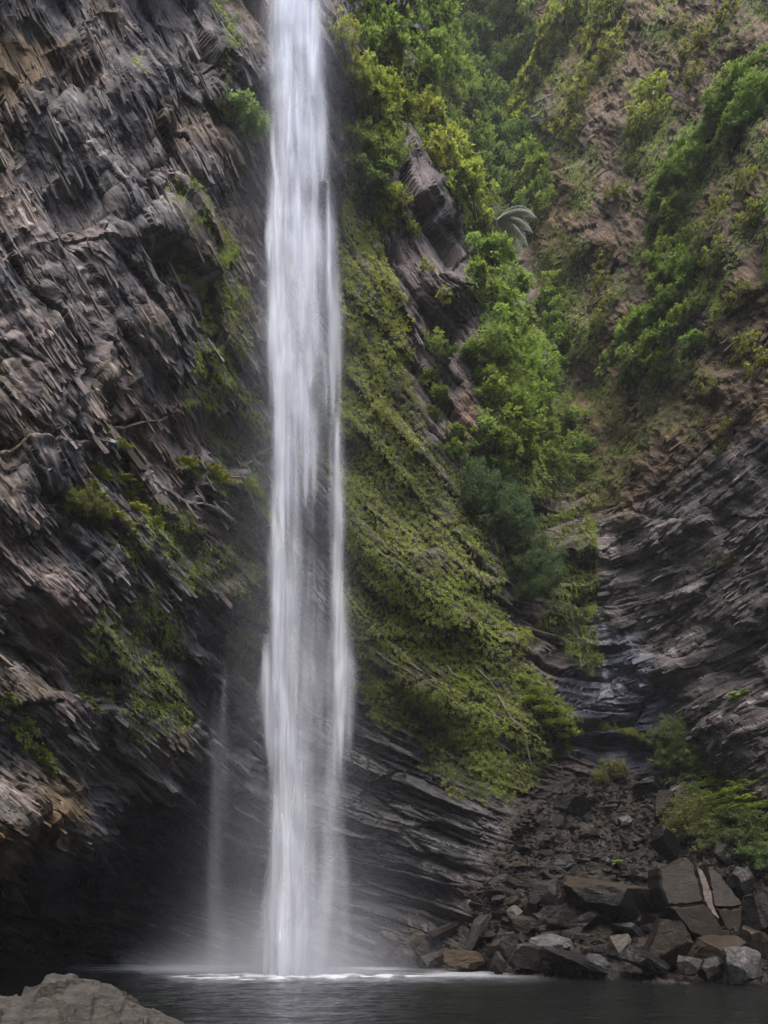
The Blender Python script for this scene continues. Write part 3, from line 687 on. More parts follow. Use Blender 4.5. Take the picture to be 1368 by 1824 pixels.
# foam and drifting spray on the pool
cx = base[0]
def patch(name, poly_fn, x0, x1, y0, y1, nx, ny, z, lump, label):
    gx, gy = np.meshgrid(np.linspace(x0, x1, nx), np.linspace(y0, y1, ny))
    cov = poly_fn(gx, gy)
    gz = z + .05 + lump * np.clip(cov, 0, 1) * fbm(gx * 2.0, gy * 2.4, 811, 4) ** 2 * (1 + 1.6 * (blob(gx, gy, cx + .35, 24.6, .5) + .7 * blob(gx, gy, cx + 2.1, 24.4, .35) + .8 * blob(gx, gy, cx - 1.1, 24.5, .5)))
    me = make_mesh(name, np.stack([gx, gy, gz], -1).reshape(-1, 3), gridfaces(ny, nx), True)
    attr(me, 'cover', np.clip(cov, 0, .58).ravel())
    return tag(link(name, me, M_FALL), label, kind='stuff')
def foam_cov(x, y):
    r = np.hypot((x - cx - .1) / 3.3, (y - 24.7) / 2.3)
    nse = fbm(x * 2.2, y * 1.5, 821, 5)
    ring = np.clip(1.05 - r + (nse - .5) * 1.1, 0, 1)
    tail = blob(x, y, cx + 2.9, 24.2, 1.5, .6) * sstep(.42, .6, nse) * .6 + blob(x, y, cx - 2.6, 24.0, 1.2, .6) * sstep(.42, .6, nse) * .5
    return sstep(.0, .7, ring) * (0.20 + .6 * sstep(.38, .66, nse)) + tail
patch('foam', foam_cov, cx - 6, cx + 6, 22.2, 28.2, 200, 120, .012, .10, 'white churned foam where the waterfall hits the pool')
def drift_cov(x, y):
    nse = fbm(x * .35, y * 1.4, 831, 4)
    return (.9 * np.exp(-((y - 27.6 - .2 * (cx - x)) / 2.0) ** 2) * sstep(-15, -8, x) * sstep(1.5, -1.5, x) * sstep(.2, .6, nse) + .35 * np.exp(-((y - 25.2) / 1.9) ** 2) * sstep(-8, -4, x) * sstep(6, 2.5, x) * sstep(.3, .65, nse))
patch('spray_sheen', drift_cov, -15.5, 7, 20, 32, 180, 80, .006, .0, 'pale sheet of spray blown over the water left of the fall')

# ------------------------------------------------------------------ boulders and slate
def ico(sub):
    t = (1 + 5 ** .5) / 2
    V = np.array([(-1,t,0),(1,t,0),(-1,-t,0),(1,-t,0),(0,-1,t),(0,1,t),(0,-1,-t),(0,1,-t),(t,0,-1),(t,0,1),(-t,0,-1),(-t,0,1)], float)
    V /= np.linalg.norm(V[0]); V = [tuple(p) for p in V]
    F = [(0,11,5),(0,5,1),(0,1,7),(0,7,10),(0,10,11),(1,5,9),(5,11,4),(11,10,2),(10,7,6),(7,1,8),(3,9,4),(3,4,2),(3,2,6),(3,6,8),(3,8,9),(4,9,5),(2,4,11),(6,2,10),(8,6,7),(9,8,1)]
    for _ in range(sub):
        mid = {}; G = []
        def mp_(a, b):
            k = (min(a, b), max(a, b))
            if k not in mid:
                p = np.array(V[a]) + np.array(V[b]); p /= np.linalg.norm(p); V.append(tuple(p)); mid[k] = len(V) - 1
            return mid[k]
        for a, b, c in F:
            x, y, z = mp_(a, b), mp_(b, c), mp_(c, a); G += [(a, x, z), (b, y, x), (c, z, y), (x, y, z)]
        F = G
    return np.array(V), np.array(F)
ICO = {k: ico(k) for k in (1, 2, 3, 4, 5)}

# ------------------------------------------------------------------ spray hanging in the air round the fall
def mist_volume():
    cx, cy = pix(520, 1742, 25.6)[:2]
    V, F = ICO[3]
    V = V.copy(); z = V[:, 2].copy()
    P = np.stack([cx + V[:, 0] * (9.5 - 3.5 * np.clip(z, 0, 1)), cy + .6 + V[:, 1] * (4.2 - 1.2 * np.clip(z, 0, 1)), 15 + 19 * z], -1)
    P[:, 2] = np.maximum(P[:, 2], 0.05)
    me = make_mesh('mist', P, F, True)
    m = bpy.data.materials.new('drifting spray'); m.use_nodes = True; n = m.node_tree.nodes; l = m.node_tree.links
    n.remove(n['Principled BSDF'])
    geo = N_(n, 'ShaderNodeNewGeometry'); sp = N_(n, 'ShaderNodeSeparateXYZ'); l.new(geo.outputs['Position'], sp.inputs[0])
    def mth(op, a, b=None, c=None):
        q = N_(n, 'ShaderNodeMath', operation=op)
        for i, val in enumerate((a, b, c)):
            if val is None: continue
            if isinstance(val, (int, float)): q.inputs[i].default_value = val
            else: l.new(val, q.inputs[i])
        return q.outputs[0]
    x, y, zz = sp.outputs
    dx = mth('SUBTRACT', x, cx); dy = mth('SUBTRACT', y, cy)
    low = mth('EXPONENT', mth('MULTIPLY', zz, -.16))                       # 1 at the water, fading upwards
    R = mth('ADD', 1.25, mth('MULTIPLY', low, 1.7))
    rx = mth('DIVIDE', dx, R); ry = mth('DIVIDE', dy, mth('ADD', 1.1, mth('MULTIPLY', low, .9)))
    g = mth('EXPONENT', mth('MULTIPLY', mth('ADD', mth('MULTIPLY', rx, rx), mth('MULTIPLY', ry, ry)), -1.0))
    no = N_(n, 'ShaderNodeTexNoise'); no.inputs['Scale'].default_value = .5; no.inputs['Detail'].default_value = 3; l.new(geo.outputs['Position'], no.inputs['Vector'])
    mr = N_(n, 'ShaderNodeMapRange'); mr.inputs[1].default_value = .3; mr.inputs[2].default_value = .7; mr.inputs[3].default_value = .45; mr.inputs[4].default_value = 1.5; l.new(no.outputs['Fac'], mr.inputs[0])
    den = mth('MULTIPLY', mth('MULTIPLY', g, MIST), mr.outputs[0])
    # a thin sheet of spray running out over the water to the left
    sx = mth('DIVIDE', mth('ADD', dx, 3.2), 3.6); sy = mth('DIVIDE', mth('SUBTRACT', dy, 1.0), 1.6)
    g2 = mth('MULTIPLY', mth('EXPONENT', mth('MULTIPLY', mth('ADD', mth('MULTIPLY', sx, sx), mth('MULTIPLY', sy, sy)), -1.0)), mth('EXPONENT', mth('MULTIPLY', zz, -3.2)))
    den = mth('ADD', den, mth('MULTIPLY', g2, .8))
    fx_ = mth('DIVIDE', dx, 2.3); fy_ = mth('DIVIDE', mth('ADD', dy, .7), 1.3)
    g3 = mth('MULTIPLY', mth('EXPONENT', mth('MULTIPLY', mth('ADD', mth('MULTIPLY', fx_, fx_), mth('MULTIPLY', fy_, fy_)), -1.0)), mth('EXPONENT', mth('MULTIPLY', zz, -.9)))
    den = mth('ADD', den, mth('MULTIPLY', g3, 1.2))
    vs = N_(n, 'ShaderNodeVolumePrincipled'); vs.inputs['Color'].default_value = lin(.84, .88, 1.0); vs.inputs['Anisotropy'].default_value = .1
    l.new(den, vs.inputs['Density']); l.new(vs.outputs[0], n['Material Output'].inputs['Volume'])
    tag(link('mist', me, m), 'soft spray hanging round the waterfall and over its foot', kind='stuff')
MIST = .075
mist_volume()
C.cycles.volume_step_rate = 1.0
C.cycles.volume_max_steps = 64

def rock_shape(seed, sub=4, planes=11, box=0.75, rough=0.045, cuts=None, ridges=0.0):
    """angular broken stone: a ball cut by flat faces, unit half-size"""
    r = np.random.default_rng(seed)
    V, F = ICO[sub]; V = V.copy() * 1.5
    nrm = []
    for ax in range(3):
        for sg in (-1, 1):
            q = np.zeros(3); q[ax] = sg; q += r.normal(0, .16, 3); nrm.append((q / np.linalg.norm(q), 0.86 + r.uniform(0, .14)))
    for _ in range(planes - 6):
        q = r.normal(0, 1, 3); q /= np.linalg.norm(q); nrm.append((q, r.uniform(box, 1.08)))
    for q, d in (cuts or []):
        q = np.array(q, float); nrm.append((q / np.linalg.norm(q), d))
    for q, d in nrm:
        over = np.maximum(V @ q - d, 0); V -= over[:, None] * q
    # chips and layers
    n = V / (np.linalg.norm(V, axis=1, keepdims=True) + 1e-9)
    sh = seed % 97
    a = fbm(V[:, 0] * 2.2 + sh + V[:, 2], V[:, 1] * 2.2 + V[:, 2] * 1.3, seed % 1000, 4) - .5
    lay = fbm(V[:, 2] * 9 + V[:, 0] * 1.5 + sh, V[:, 1] * 1.2 + V[:, 0], seed % 1000 + 7, 2) - .5
    a2 = fbm(V[:, 0] * 6 + sh - V[:, 2] * 2, V[:, 1] * 6 + V[:, 2] * 5, seed % 1000 + 3, 3) - .5
    V = V + n * (a * rough * 3.6 + a2 * rough * 1.6 + lay * ridges)[:, None]
    return V, F

def stone_mesh(name, seed, sub, size, rot, **kw):
    V, F = rock_shape(seed, sub, **kw)
    V = V * np.array(size)
    R = np.array(Euler(rot, 'XYZ').to_matrix())
    me = make_mesh(name, V @ R.T, F, True)
    try: me.set_sharp_from_angle(angle=math.radians(24))
    except Exception: pass
    return me

M_DARK = stone_material('dark wet slate', (0.0120, 0.0120, 0.0126), (0.0450, 0.0432, 0.0420), .42, .25)
M_GREY = stone_material('grey slate', (0.0312, 0.0302, 0.0302), (0.0858, 0.0822, 0.0806), .55, .35)
M_PALE = stone_material('pale stone', (0.0960, 0.0900, 0.0810), (0.1860, 0.1740, 0.1560), .7)
M_TAN = stone_material('tan weathered slate', (0.0465, 0.0341, 0.0198), (0.1085, 0.0775, 0.0446), .7)
M_BROWN = stone_material('brown stone', (0.0248, 0.0186, 0.0136), (0.0651, 0.0465, 0.0322), .55, .3, (.25, .2, .15))
M_BLUE = stone_material('blue-grey boulder stone', (0.0523, 0.0539, 0.0633), (0.1348, 0.1375, 0.1513), .5, .5)
M_CRACK = stone_material('streaked slate', (0.0210, 0.0182, 0.0161), (0.0595, 0.0518, 0.0448), .5, .2, (.2, .19, .18), 1.0, .22)
M_OLIVE = stone_material('algae-filmed slate', (0.0217, 0.0198, 0.0112), (0.0589, 0.0508, 0.0248), .6)
M_NEAR = stone_material('dry grey-brown stone', (0.0575, 0.0500, 0.0410), (0.1350, 0.1225, 0.1050), .85, 0, (.33, .30, .26), 1.6)

BOULDERS = [
 # u0,v0,u1,v1, roll, material, extra-depth, thickness, label, cuts
 (1004,1549,1182,1642,-10,'slab',0,1.0,'longest tan-topped slate block in the middle of the rock pile'),
 (954,1545,1006,1584,-32,M_TAN,-.2,.6,'small flat tan slab tilted against the long tan-topped block'),
 (950,1570,1006,1620,10,M_DARK,.1,.9,'dark rounded rock with a pale vein below the tilted tan slab'),
 (912,1556,964,1588,-14,M_OLIVE,0,1.2,'thin dark slab sticking out left of the tilted tan slab'),
 (968,1612,1038,1658,-8,M_GREY,-.3,.9,'grey rock with fine layered face under the long tan-topped block'),
 (904,1608,930,1637,20,M_PALE,-.2,.6,'small pale square stone standing on brown rock'),
 (914,1628,964,1664,-8,M_BROWN,0,1,'brown rock under the small pale square stone'),
 (940,1668,1012,1698,6,M_BLUE,-.3,1,'flat wet blue-grey slab near the waterline'),
 (1003,1668,1026,1700,20,M_PALE,0,.6,'small curved pale stone behind the flat wet slab'),
 (964,1686,1090,1742,-16,M_DARK,-.5,.9,'black wedge of slate at the waterline with a pale facet'),
 (1046,1694,1090,1730,-30,M_BLUE,-.9,.5,'glinting pale facet block on the black wedge'),
 (1078,1660,1136,1706,8,M_PALE,-.1,.8,'pale beige angular stone, brightest in the front row'),
 (1106,1684,1196,1742,-20,M_DARK,-.5,.9,'black sloping wedge right of the pale beige stone'),
 (1152,1632,1242,1722,-14,M_BROWN,-.3,.9,'large rounded brown boulder below the cracked boulder'),
 (1232,1670,1318,1720,-4,M_TAN,.1,1,'flat dull tan rock beneath the cracked boulder'),
 (1288,1683,1366,1756,12,M_BLUE,-.6,.9,'rounded blue-grey boulder at the right waterline'),
 (1244,1702,1300,1752,18,M_DARK,-.4,.8,'dark wedge leaning on the blue-grey boulder'),
 (1210,1700,1250,1734,-8,M_GREY,-.4,.8,'small grey block right of the rounded brown boulder'),
 (1144,1476,1232,1540,-30,M_DARK,0,.5,'dark slab leaning steeply up the scree behind the cracked boulder'),
 (1120,1540,1186,1574,-4,M_GREY,.1,1.1,'flat grey block with a ledge left of the cracked boulder'),
 (1296,1538,1354,1594,-24,M_DARK,.2,.7,'smooth dark slab right of and behind the cracked boulder'),
 (1330,1588,1400,1664,0,M_GREY,-.1,.9,'grey rounded boulder at the right edge beside the cracked boulder'),
 (982,1412,1054,1456,-8,M_DARK,0,1,'largest dark rock high on the scree fan'),
 (972,1522,1022,1560,24,M_DARK,.1,.9,'dark rounded rock above the tilted tan slab'),
 (1028,1535,1078,1556,-6,M_OLIVE,.3,1.2,'flat olive slab just above the long tan-topped block'),
 (1076,1528,1098,1548,-24,M_PALE,.2,.5,'small pale flake above the long tan-topped block'),
 (902,1676,966,1730,-20,M_GREY,-.2,.8,'dark triangular rock with pale streaks at the waterline'),
 (880,1655,926,1698,14,M_GREY,0,.9,'grey rock left of the triangular streaked rock'),
 (826,1601,847,1626,18,M_PALE,.1,.7,'white stone at the left end of the rock pile'),
 (826,1626,872,1694,-26,M_GREY,0,.6,'upright grey-violet slab below the white stone'),
 (868,1660,898,1704,-34,M_BROWN,-.1,.7,'brown block leaning on the upright grey-violet slab'),
 (756,1636,822,1680,28,M_BROWN,.1,.8,'brown block tilted up left of the grey-violet slab'),
 (802,1694,868,1726,-3,M_TAN,-.4,1,'ochre flat-faced slab at the waterline'),
 (740,1688,804,1728,14,M_BROWN,-.2,.9,'dark brown rock left of the ochre slab'),
 (706,1686,742,1724,8,M_GREY,-.2,.9,'mottled grey rock near the left end of the shore'),
 (664,1682,712,1722,-6,M_BROWN,.1,.9,'leftmost brown rock of the shore, blurred by spray'),
 (728,1660,762,1692,-12,M_TAN,.2,.8,'yellowish stone above the mottled grey rock'),
 (870,1698,902,1738,-20,M_GREY,-.4,.9,'layered grey slab right of the ochre slab'),
 (1128,1388,1182,1410,4,M_DARK,.1,1,'black overhanging slab at the top of the scree'),
 (1164,1404,1200,1464,-14,M_BROWN,.2,.6,'upright dark stone beside the ferns at the top of the scree'),
 (1102,1453,1130,1472,6,M_BLUE,0,.7,'small blue-grey slab shining on the scree'),
 (1033,1464,1068,1494,-12,M_BROWN,0,.8,'brown block in the middle of the scree'),
 (1054,1642,1108,1668,-10,M_OLIVE,0,1,'low olive rock above the pale beige stone'),
 (1096,1640,1150,1676,-30,M_GREY,.1,.7,'grey slab leaning left of the large rounded brown boulder'),
 (1268,1500,1312,1540,-20,M_DARK,.2,.8,'dark rock under the ferns behind the cracked boulder'),
 (1180,1660,1216,1690,10,M_GREY,-.6,.6,'grey lump on the face of the rounded brown boulder'),
 (1008,1628,1100,1668,-6,M_DARK,.3,1,'dark rock under the long tan-topped block'),
 (1318,1654,1376,1700,-5,M_BROWN,.2,1,'brown rock behind the blue-grey boulder'),
 (850,1560,908,1600,20,M_DARK,.4,.9,'dark slab at the foot of the buttress above the white stone'),
 (900,1586,950,1616,-10,M_DARK,.3,1,'dark rock below the thin slab'),
]
def place_stone(o, u0, v0, u1, v1, dd, th):
    u, vb = .5 * (u0 + u1), v1
    d = float(surf(np.array(u), np.array(min(vb, 1735.0)))[1]) + dd
    return d
for i, (u0, v0, u1, v1, roll, mat, dd, th, lab) in enumerate(BOULDERS):
    d = place_stone(None, u0, v0, u1, v1, dd, th) - .25
    wx, wz = (u1 - u0) / K * d / 2 * 1.06, (v1 - v0) / K * d / 2 * 1.08
    # undo the widening of the rolled outline
    rr = abs(math.radians(roll)); c, s_ = math.cos(rr), math.sin(rr)
    det = max(c * c - s_ * s_, .35)
    hx = max((wx * c - wz * s_) / det, wx * .45); hz = max((wz * c - wx * s_) / det, wz * .35)
    hy = max(hx, hz) * th * .8
    cut, kw = None, {}
    if mat == 'slab':
        mat = M_DARK; cut = [((0, -.55, 1), .62)]; kw = dict(planes=8, ridges=.03)
    elif mat in (M_TAN, M_OLIVE, M_GREY): kw = dict(planes=13, ridges=.05, box=.70)
    elif mat is M_BLUE and v1 > 1745: kw = dict(planes=16, box=.84, rough=.05)
    else: kw = dict(planes=15, box=.72, ridges=.025)
    me = stone_mesh('boulder', 40 + i * 3, 4, (hx, hy, hz), (0.12 * ((i * 7) % 5 - 2), math.radians(-roll), 0.25 * ((i * 5) % 7 - 3)), cuts=cut, **kw)
    o = link('boulder', me, mat)
    p = pix(.5 * (u0 + u1), .5 * (v0 + v1), d)
    o.location = (p[0], p[1] + hy * .3, p[2])
    tv = (.15 + .15 * random.random()) * (1.7 if mat in (M_PALE, M_BLUE) else 1.2 if mat is M_TAN else 1); tv *= 1.35; tv *= .9; o.color = (tv * 1.04, tv, tv * .93, 1)
    if i == 0: o.name = 'slate_block'
    tag(o, lab, 'rock', 'boulders along the shore and scree')

# the tan weathered skin of the long block is a layer of its own
blk = bpy.data.objects['slate_block']
me0 = blk.data
me0.materials.append(M_TAN)
nz = np.zeros(len(me0.polygons) * 3, np.float32); me0.polygons.foreach_get('normal', nz); nz = nz.reshape(-1, 3)
me0.polygons.foreach_set('material_index', ((nz[:, 2] > .5)).astype(np.int32))

# the big cracked boulder: two leaning halves, each broken across
def prism(name, outline, d, depth, lean, mat, parent, seed, inset=.82):
    P2 = np.array(outline, float); c2 = P2.mean(0)
    n = len(P2); per = 12; ring = []
    for a in range(n):
        for t in np.linspace(0, 1, per, endpoint=False): ring.append(P2[a] * (1 - t) + P2[(a + 1) % n] * t)
    ring = np.array(ring); ring = ring + (np.stack([fbm(ring[:, 0] / 9, ring[:, 1] / 9, seed, 3), fbm(ring[:, 0] / 9, ring[:, 1] / 9, seed + 5, 3)], -1) - .5) * 5
    layers = [(0.0, .0), (0, .35), (0, .70), (0.0, .90), (.06, .985), (.3, 1.0), (.65, .985), (1.0, .90), (1.0, .5), (1.0, 0)]
    V = []
    m = len(ring)
    for dy, s in layers:
        q = c2 + (ring - c2) * s
        yy = d + dy * depth + (HV - q[:, 1]) / K * d * lean + (fbm(q[:, 0] / 16, q[:, 1] / 16, seed + 9, 4) - .5) * .025 * min(1, s * 3)
        x, y, z = (q[:, 0] - 684) / K * d, yy, EYE + (HV - q[:, 1]) / K * d
        V.append(np.stack([x, y, z], -1))
    V = np.concatenate(V)
    F = []
    for L in range(len(layers) - 1):
        for a in range(m):
            b = (a + 1) % m; F.append((L * m + a, L * m + b, (L + 1) * m + b, (L + 1) * m + a))
    me = make_mesh(name, V, np.array(F), True)
    try: me.set_sharp_from_angle(angle=math.radians(32))
    except Exception: pass
    return link(name, me, mat, parent)
def cracked(loc_px, d, pieces, label):
    b = pix(*loc_px, d)
    root = link('cracked_boulder', None); root.location = b
    tag(root, label, 'rock', 'boulders along the shore and scree')
    for k, (poly, dd, dep, lean) in enumerate(pieces):
        o = prism('broken_block', poly, d + dd, dep, lean, M_CRACK, root, 900 + k * 31 + int(loc_px[0])); o.matrix_parent_inverse = Matrix.Translation((-b[0], -b[1], -b[2]))
        o.color = (.36, .32, .27, 1) if k < 2 else (2.0, 1.95, 1.9, 1)
cracked((1250,1680), 23.9, [([(1183,1544),(1205,1540),(1236,1525),(1246,1534),(1254,1580),(1257,1606),(1240,1612),(1192,1613),(1182,1580)], 0, 1.3, .25),
                            ([(1194,1615),(1240,1614),(1257,1609),(1270,1624),(1296,1668),(1282,1680),(1258,1673),(1228,1660)], .05, 1.2, .1),
                            ([(1248,1536),(1262,1556),(1272,1590),(1274,1618),(1282,1640),(1272,1632),(1258,1606),(1255,1580)], .22, .9, .2)],
        'tallest cracked boulder of the rock pile with white streaks down its edge')
cracked((1310,1680), 24.3, [([(1272,1538),(1290,1552),(1312,1584),(1330,1612),(1306,1618),(1276,1616),(1274,1580)], 0, 1.3, .3),
                            ([(1277,1619),(1306,1620),(1331,1615),(1340,1650),(1332,1672),(1312,1682),(1298,1668)], .05, 1.2, .1)],
        'split slab half leaning against the right side of the tallest cracked boulder')

# foreground boulder on the near edge of the pool
def near_boulder():
    nx, ny = 220, 120
    D0 = 7.0
    prof_u = np.array([-420,-200,-40,0,40,75,95,112,135,165,205,240,275,312,345,385,435,500.]); prof_v = np.array([1790,1772,1768,1761,1757,1750,1737,1734,1738,1741,1752,1768,1781,1800,1822,1852,1890,1960.])
    u = np.linspace(-420, 500, nx); top = np.interp(u, prof_u, prof_v)
    s = np.linspace(0, 1, ny)
    X0 = (u - 684) / K * D0; Zt = EYE + (HV - top) / K * D0
    V = []
    for t in s:
        y = D0 + 0 * X0 + (t - .35) * 3.4
        prof = np.where(t < .35, 1 - ((.35 - t) / .35) ** 2.2 * 1.15, 1 - ((t - .35) / .65) ** 2.0 * 1.1)
        z = -0.4 + (Zt + .4) * prof
        V.append(np.stack([X0 * (y / D0) ** .3, y, z], -1))
    V = np.array(V).reshape(-1, 3)
    fa = plates(V[:, 0] * 1.3 + V[:, 1] * .4, V[:, 1] * 1.1 + V[:, 2], 955, .9)[0]
    fb_ = plates(V[:, 0] * 4 + V[:, 1], V[:, 1] * 4 - V[:, 0], 965, .7)[0]
    V[:, 2] -= .07; V[:, 0] -= .10
    V[:, 2] += fa * .06 + fb_ * .035 + (fbm(V[:, 0] * 7, V[:, 1] * 7, 977, 5) - .5) * .08
    me = make_mesh('near_boulder', V, gridfaces(ny, nx), False)
    nb = link('near_boulder', me, M_NEAR); nb.color = (.45, .45, .45, 1)
    tag(nb, 'dry grey-brown boulder with a humped top at the near edge of the pool', 'rock')
near_boulder()

# slate lying on the scree: single stones, then the grit between them
SCREE_IN = [(905,1500),(930,1450),(985,1420),(1050,1395),(1130,1400),(1175,1440),(1160,1500),(1190,1540),(1180,1700),(1120,1725),(900,1725),(840,1690),(850,1620),(890,1560)]
kinds = [('dark', M_DARK), ('brown', M_BROWN), ('grey', M_GREY), ('olive', M_OLIVE)]
LANDMARKS = [(1017,1434,'largest dark scree rock'),(1116,1462,'shining blue-grey slab'),(1050,1479,'brown block in mid scree'),(1188,1508,'leaning dark slab'),(1087,1538,'small pale flake'),(1052,1546,'flat olive slab'),(997,1541,'dark rounded rock above the tan slab'),
             (980,1565,'small tilted tan slab'),(938,1572,'thin dark slab'),(917,1622,'small pale square stone'),(1003,1636,'grey layered rock'),(836,1613,'white stone'),(849,1660,'upright grey-violet slab'),(976,1683,'flat wet slab'),(1107,1683,'pale beige stone'),(1092,1640,'long tan-topped block'),(1155,1399,'overhanging slab atop the scree'),(1154,1557,'flat grey ledge block'),(835,1710,'ochre slab'),(935,1703,'triangular streaked rock')]
ORD = ['nearest', 'second', 'third', 'fourth', 'fifth', 'sixth', 'seventh', 'eighth', 'ninth', 'tenth', 'eleventh', 'twelfth', 'thirteenth', 'fourteenth', 'fifteenth']
protos = {}
for kn, mt in kinds:
    for q in range(5):
        protos[kn, q] = stone_mesh('slate_stone', 300 + q * 11 + len(kn), 2, (1, .75, .22 + .1 * q), (0, 0, q), planes=12, box=.7, rough=.03); protos[kn, q].materials.append(mt)
spots = {}
cnt = 0
while cnt < 240:
    u, v = random.uniform(840, 1200), random.uniform(1395, 1725)
    if not inpoly(np.array(u), np.array(v), SCREE_IN): continue
    p = surf(np.array(u), np.array(v))
    kn, mt = random.choices(kinds, (5, 2.4, 1.6, 1.6))[0]
    me = protos[kn, random.randrange(5)]
    o = bpy.data.objects.new('slate_stone', me); C.collection.objects.link(o)
    sz = random.choice((5, 6, 7, 8, 10, 12, 15)) * (.8 + .7 * (v - 1395) / 330) / K * p[1]
    o.location = (p[0], p[1] - .05, p[2] + sz * .12); o.scale = (sz, sz, sz)
    o.rotation_euler = (random.uniform(-.1, .6), random.uniform(-.3, .3), random.uniform(0, 6.28))
    tv = random.uniform(.16, .42); tv *= 1.3; tv *= .85; o.color = (tv * 1.04, tv, tv * .92, 1)
    L = min(LANDMARKS, key=lambda q: math.hypot(u - q[0], v - q[1])); du, dv = u - L[0], v - L[1]
    rel = ('right of' if du > 0 else 'left of') if abs(du) > abs(dv) else ('below' if dv > 0 else 'above')
    spots.setdefault((kn, rel, L[2]), []).append((math.hypot(du, dv), o)); cnt += 1
for (kn, rel, al), lst in spots.items():
    lst.sort(key=lambda q: q[0])
    for i, (_, o) in enumerate(lst):
        tag(o, ('%s slate stone %s the %s' % (kn, rel, al)) if len(lst) == 1 else '%s slate stone, %s one %s the %s' % (kn, ORD[i], rel, al), 'stone', 'slate stones on the scree')

def replicate(V, F, P, R, Sz):
    """copies of one small shape: positions, rotation matrices, sizes"""
    n = len(P); k = len(V)
    W = np.einsum('nij,kj->nki', R, V) * Sz[:, None, None] + P[:, None, :]
    G = (F[None] + (np.arange(n) * k)[:, None, None]).reshape(-1, F.shape[1])
    return W.reshape(-1, 3), G
def rand_rot(n, tilt=6.28):
    out = np.zeros((n, 3, 3))
    e = rng.uniform(-1, 1, (n, 3)) * np.array([tilt, tilt, 3.14])
    ca, sa = np.cos(e), np.sin(e)
    Rx = np.zeros((n, 3, 3)); Ry = Rx.copy(); Rz = Rx.copy()
    Rx[:, 0, 0] = 1; Rx[:, 1, 1] = ca[:, 0]; Rx[:, 2, 2] = ca[:, 0]; Rx[:, 1, 2] = -sa[:, 0]; Rx[:, 2, 1] = sa[:, 0]
    Ry[:, 1, 1] = 1; Ry[:, 0, 0] = ca[:, 1]; Ry[:, 2, 2] = ca[:, 1]; Ry[:, 0, 2] = sa[:, 1]; Ry[:, 2, 0] = -sa[:, 1]
    Rz[:, 2, 2] = 1; Rz[:, 0, 0] = ca[:, 2]; Rz[:, 1, 1] = ca[:, 2]; Rz[:, 0, 1] = -sa[:, 2]; Rz[:, 1, 0] = sa[:, 2]
    return Rz @ Ry @ Rx
for si, (mt, n, lab) in enumerate([(M_DARK, 2600, 'small dark slate chips filling the scree'), (M_BROWN, 1100, 'small brown slate chips filling the scree'), (M_GREY, 420, 'scattered paler chips in the scree')]):
    u = rng.uniform(840, 1400, n * 2); v = rng.uniform(1385, 1735, n * 2)
    k = inpoly(u, v, SCREE_IN) | inpoly(u, v, [(1180,1500),(1400,1520),(1400,1740),(1180,1730)]); u, v = u[k][:n], v[k][:n]
    P = surf(u, v); P[:, 2] += .02
    V, F = rock_shape(500 + si, 1, planes=9, rough=0); V = V * np.array((1, .7, .28))
    W, G = replicate(V, F, P, rand_rot(len(P), .6), rng.uniform(2, 5.5, len(P)) * P[:, 1] / K)
    so_ = link('scree', make_mesh('scree', W, G, False), mt); so_.color = (.26, .24, .21, 1); tag(so_, lab, kind='stuff')

# ------------------------------------------------------------------ plants
def leaf_cards(base, direc, up, L, Wd, var, bend=.25):
    """pointed leaves, 2 triangles each folded along the midrib: base point, direction, face-up vector, length, width"""
    side = np.cross(direc, up); side /= np.linalg.norm(side, axis=1, keepdims=True) + 1e-9
    upn = np.cross(side, direc)
    m = base + direc * (L * .45)[:, None]
    tip = base + direc * L[:, None] - upn * (L * bend)[:, None]
    a = m + side * (Wd * .5)[:, None] + upn * (Wd * .12)[:, None]; b = m - side * (Wd * .5)[:, None] + upn * (Wd * .12)[:, None]
    n = len(base)
    V = np.stack([base, a, tip, b], 1).reshape(-1, 3)
    q = np.arange(n)[:, None] * 4
    F = np.concatenate([q + np.array([[0, 1, 2]]), q + np.array([[0, 2, 3]])], 1).reshape(-1, 3)
    return V, F, np.repeat(var, 4)

def unit(a): return a / (np.linalg.norm(a, axis=-1, keepdims=True) + 1e-9)

def tube(pts, r0, r1, n=5):
    pts = np.array(pts, float); V = []; F = []
    for i, p in enumerate(pts):
        t = unit(pts[min(i + 1, len(pts) - 1)] - pts[max(i - 1, 0)]); a = unit(np.cross(t, [.3, .9, .2])); b = np.cross(t, a); r = r0 + (r1 - r0) * i / (len(pts) - 1)
        for k in range(n): V.append(p + r * (math.cos(6.283 * k / n) * a + math.sin(6.283 * k / n) * b))
    for i in range(len(pts) - 1):
        for k in range(n): F.append((i * n + k, i * n + (k + 1) % n, (i + 1) * n + (k + 1) % n, (i + 1) * n + k))
    return np.array(V), np.array(F)

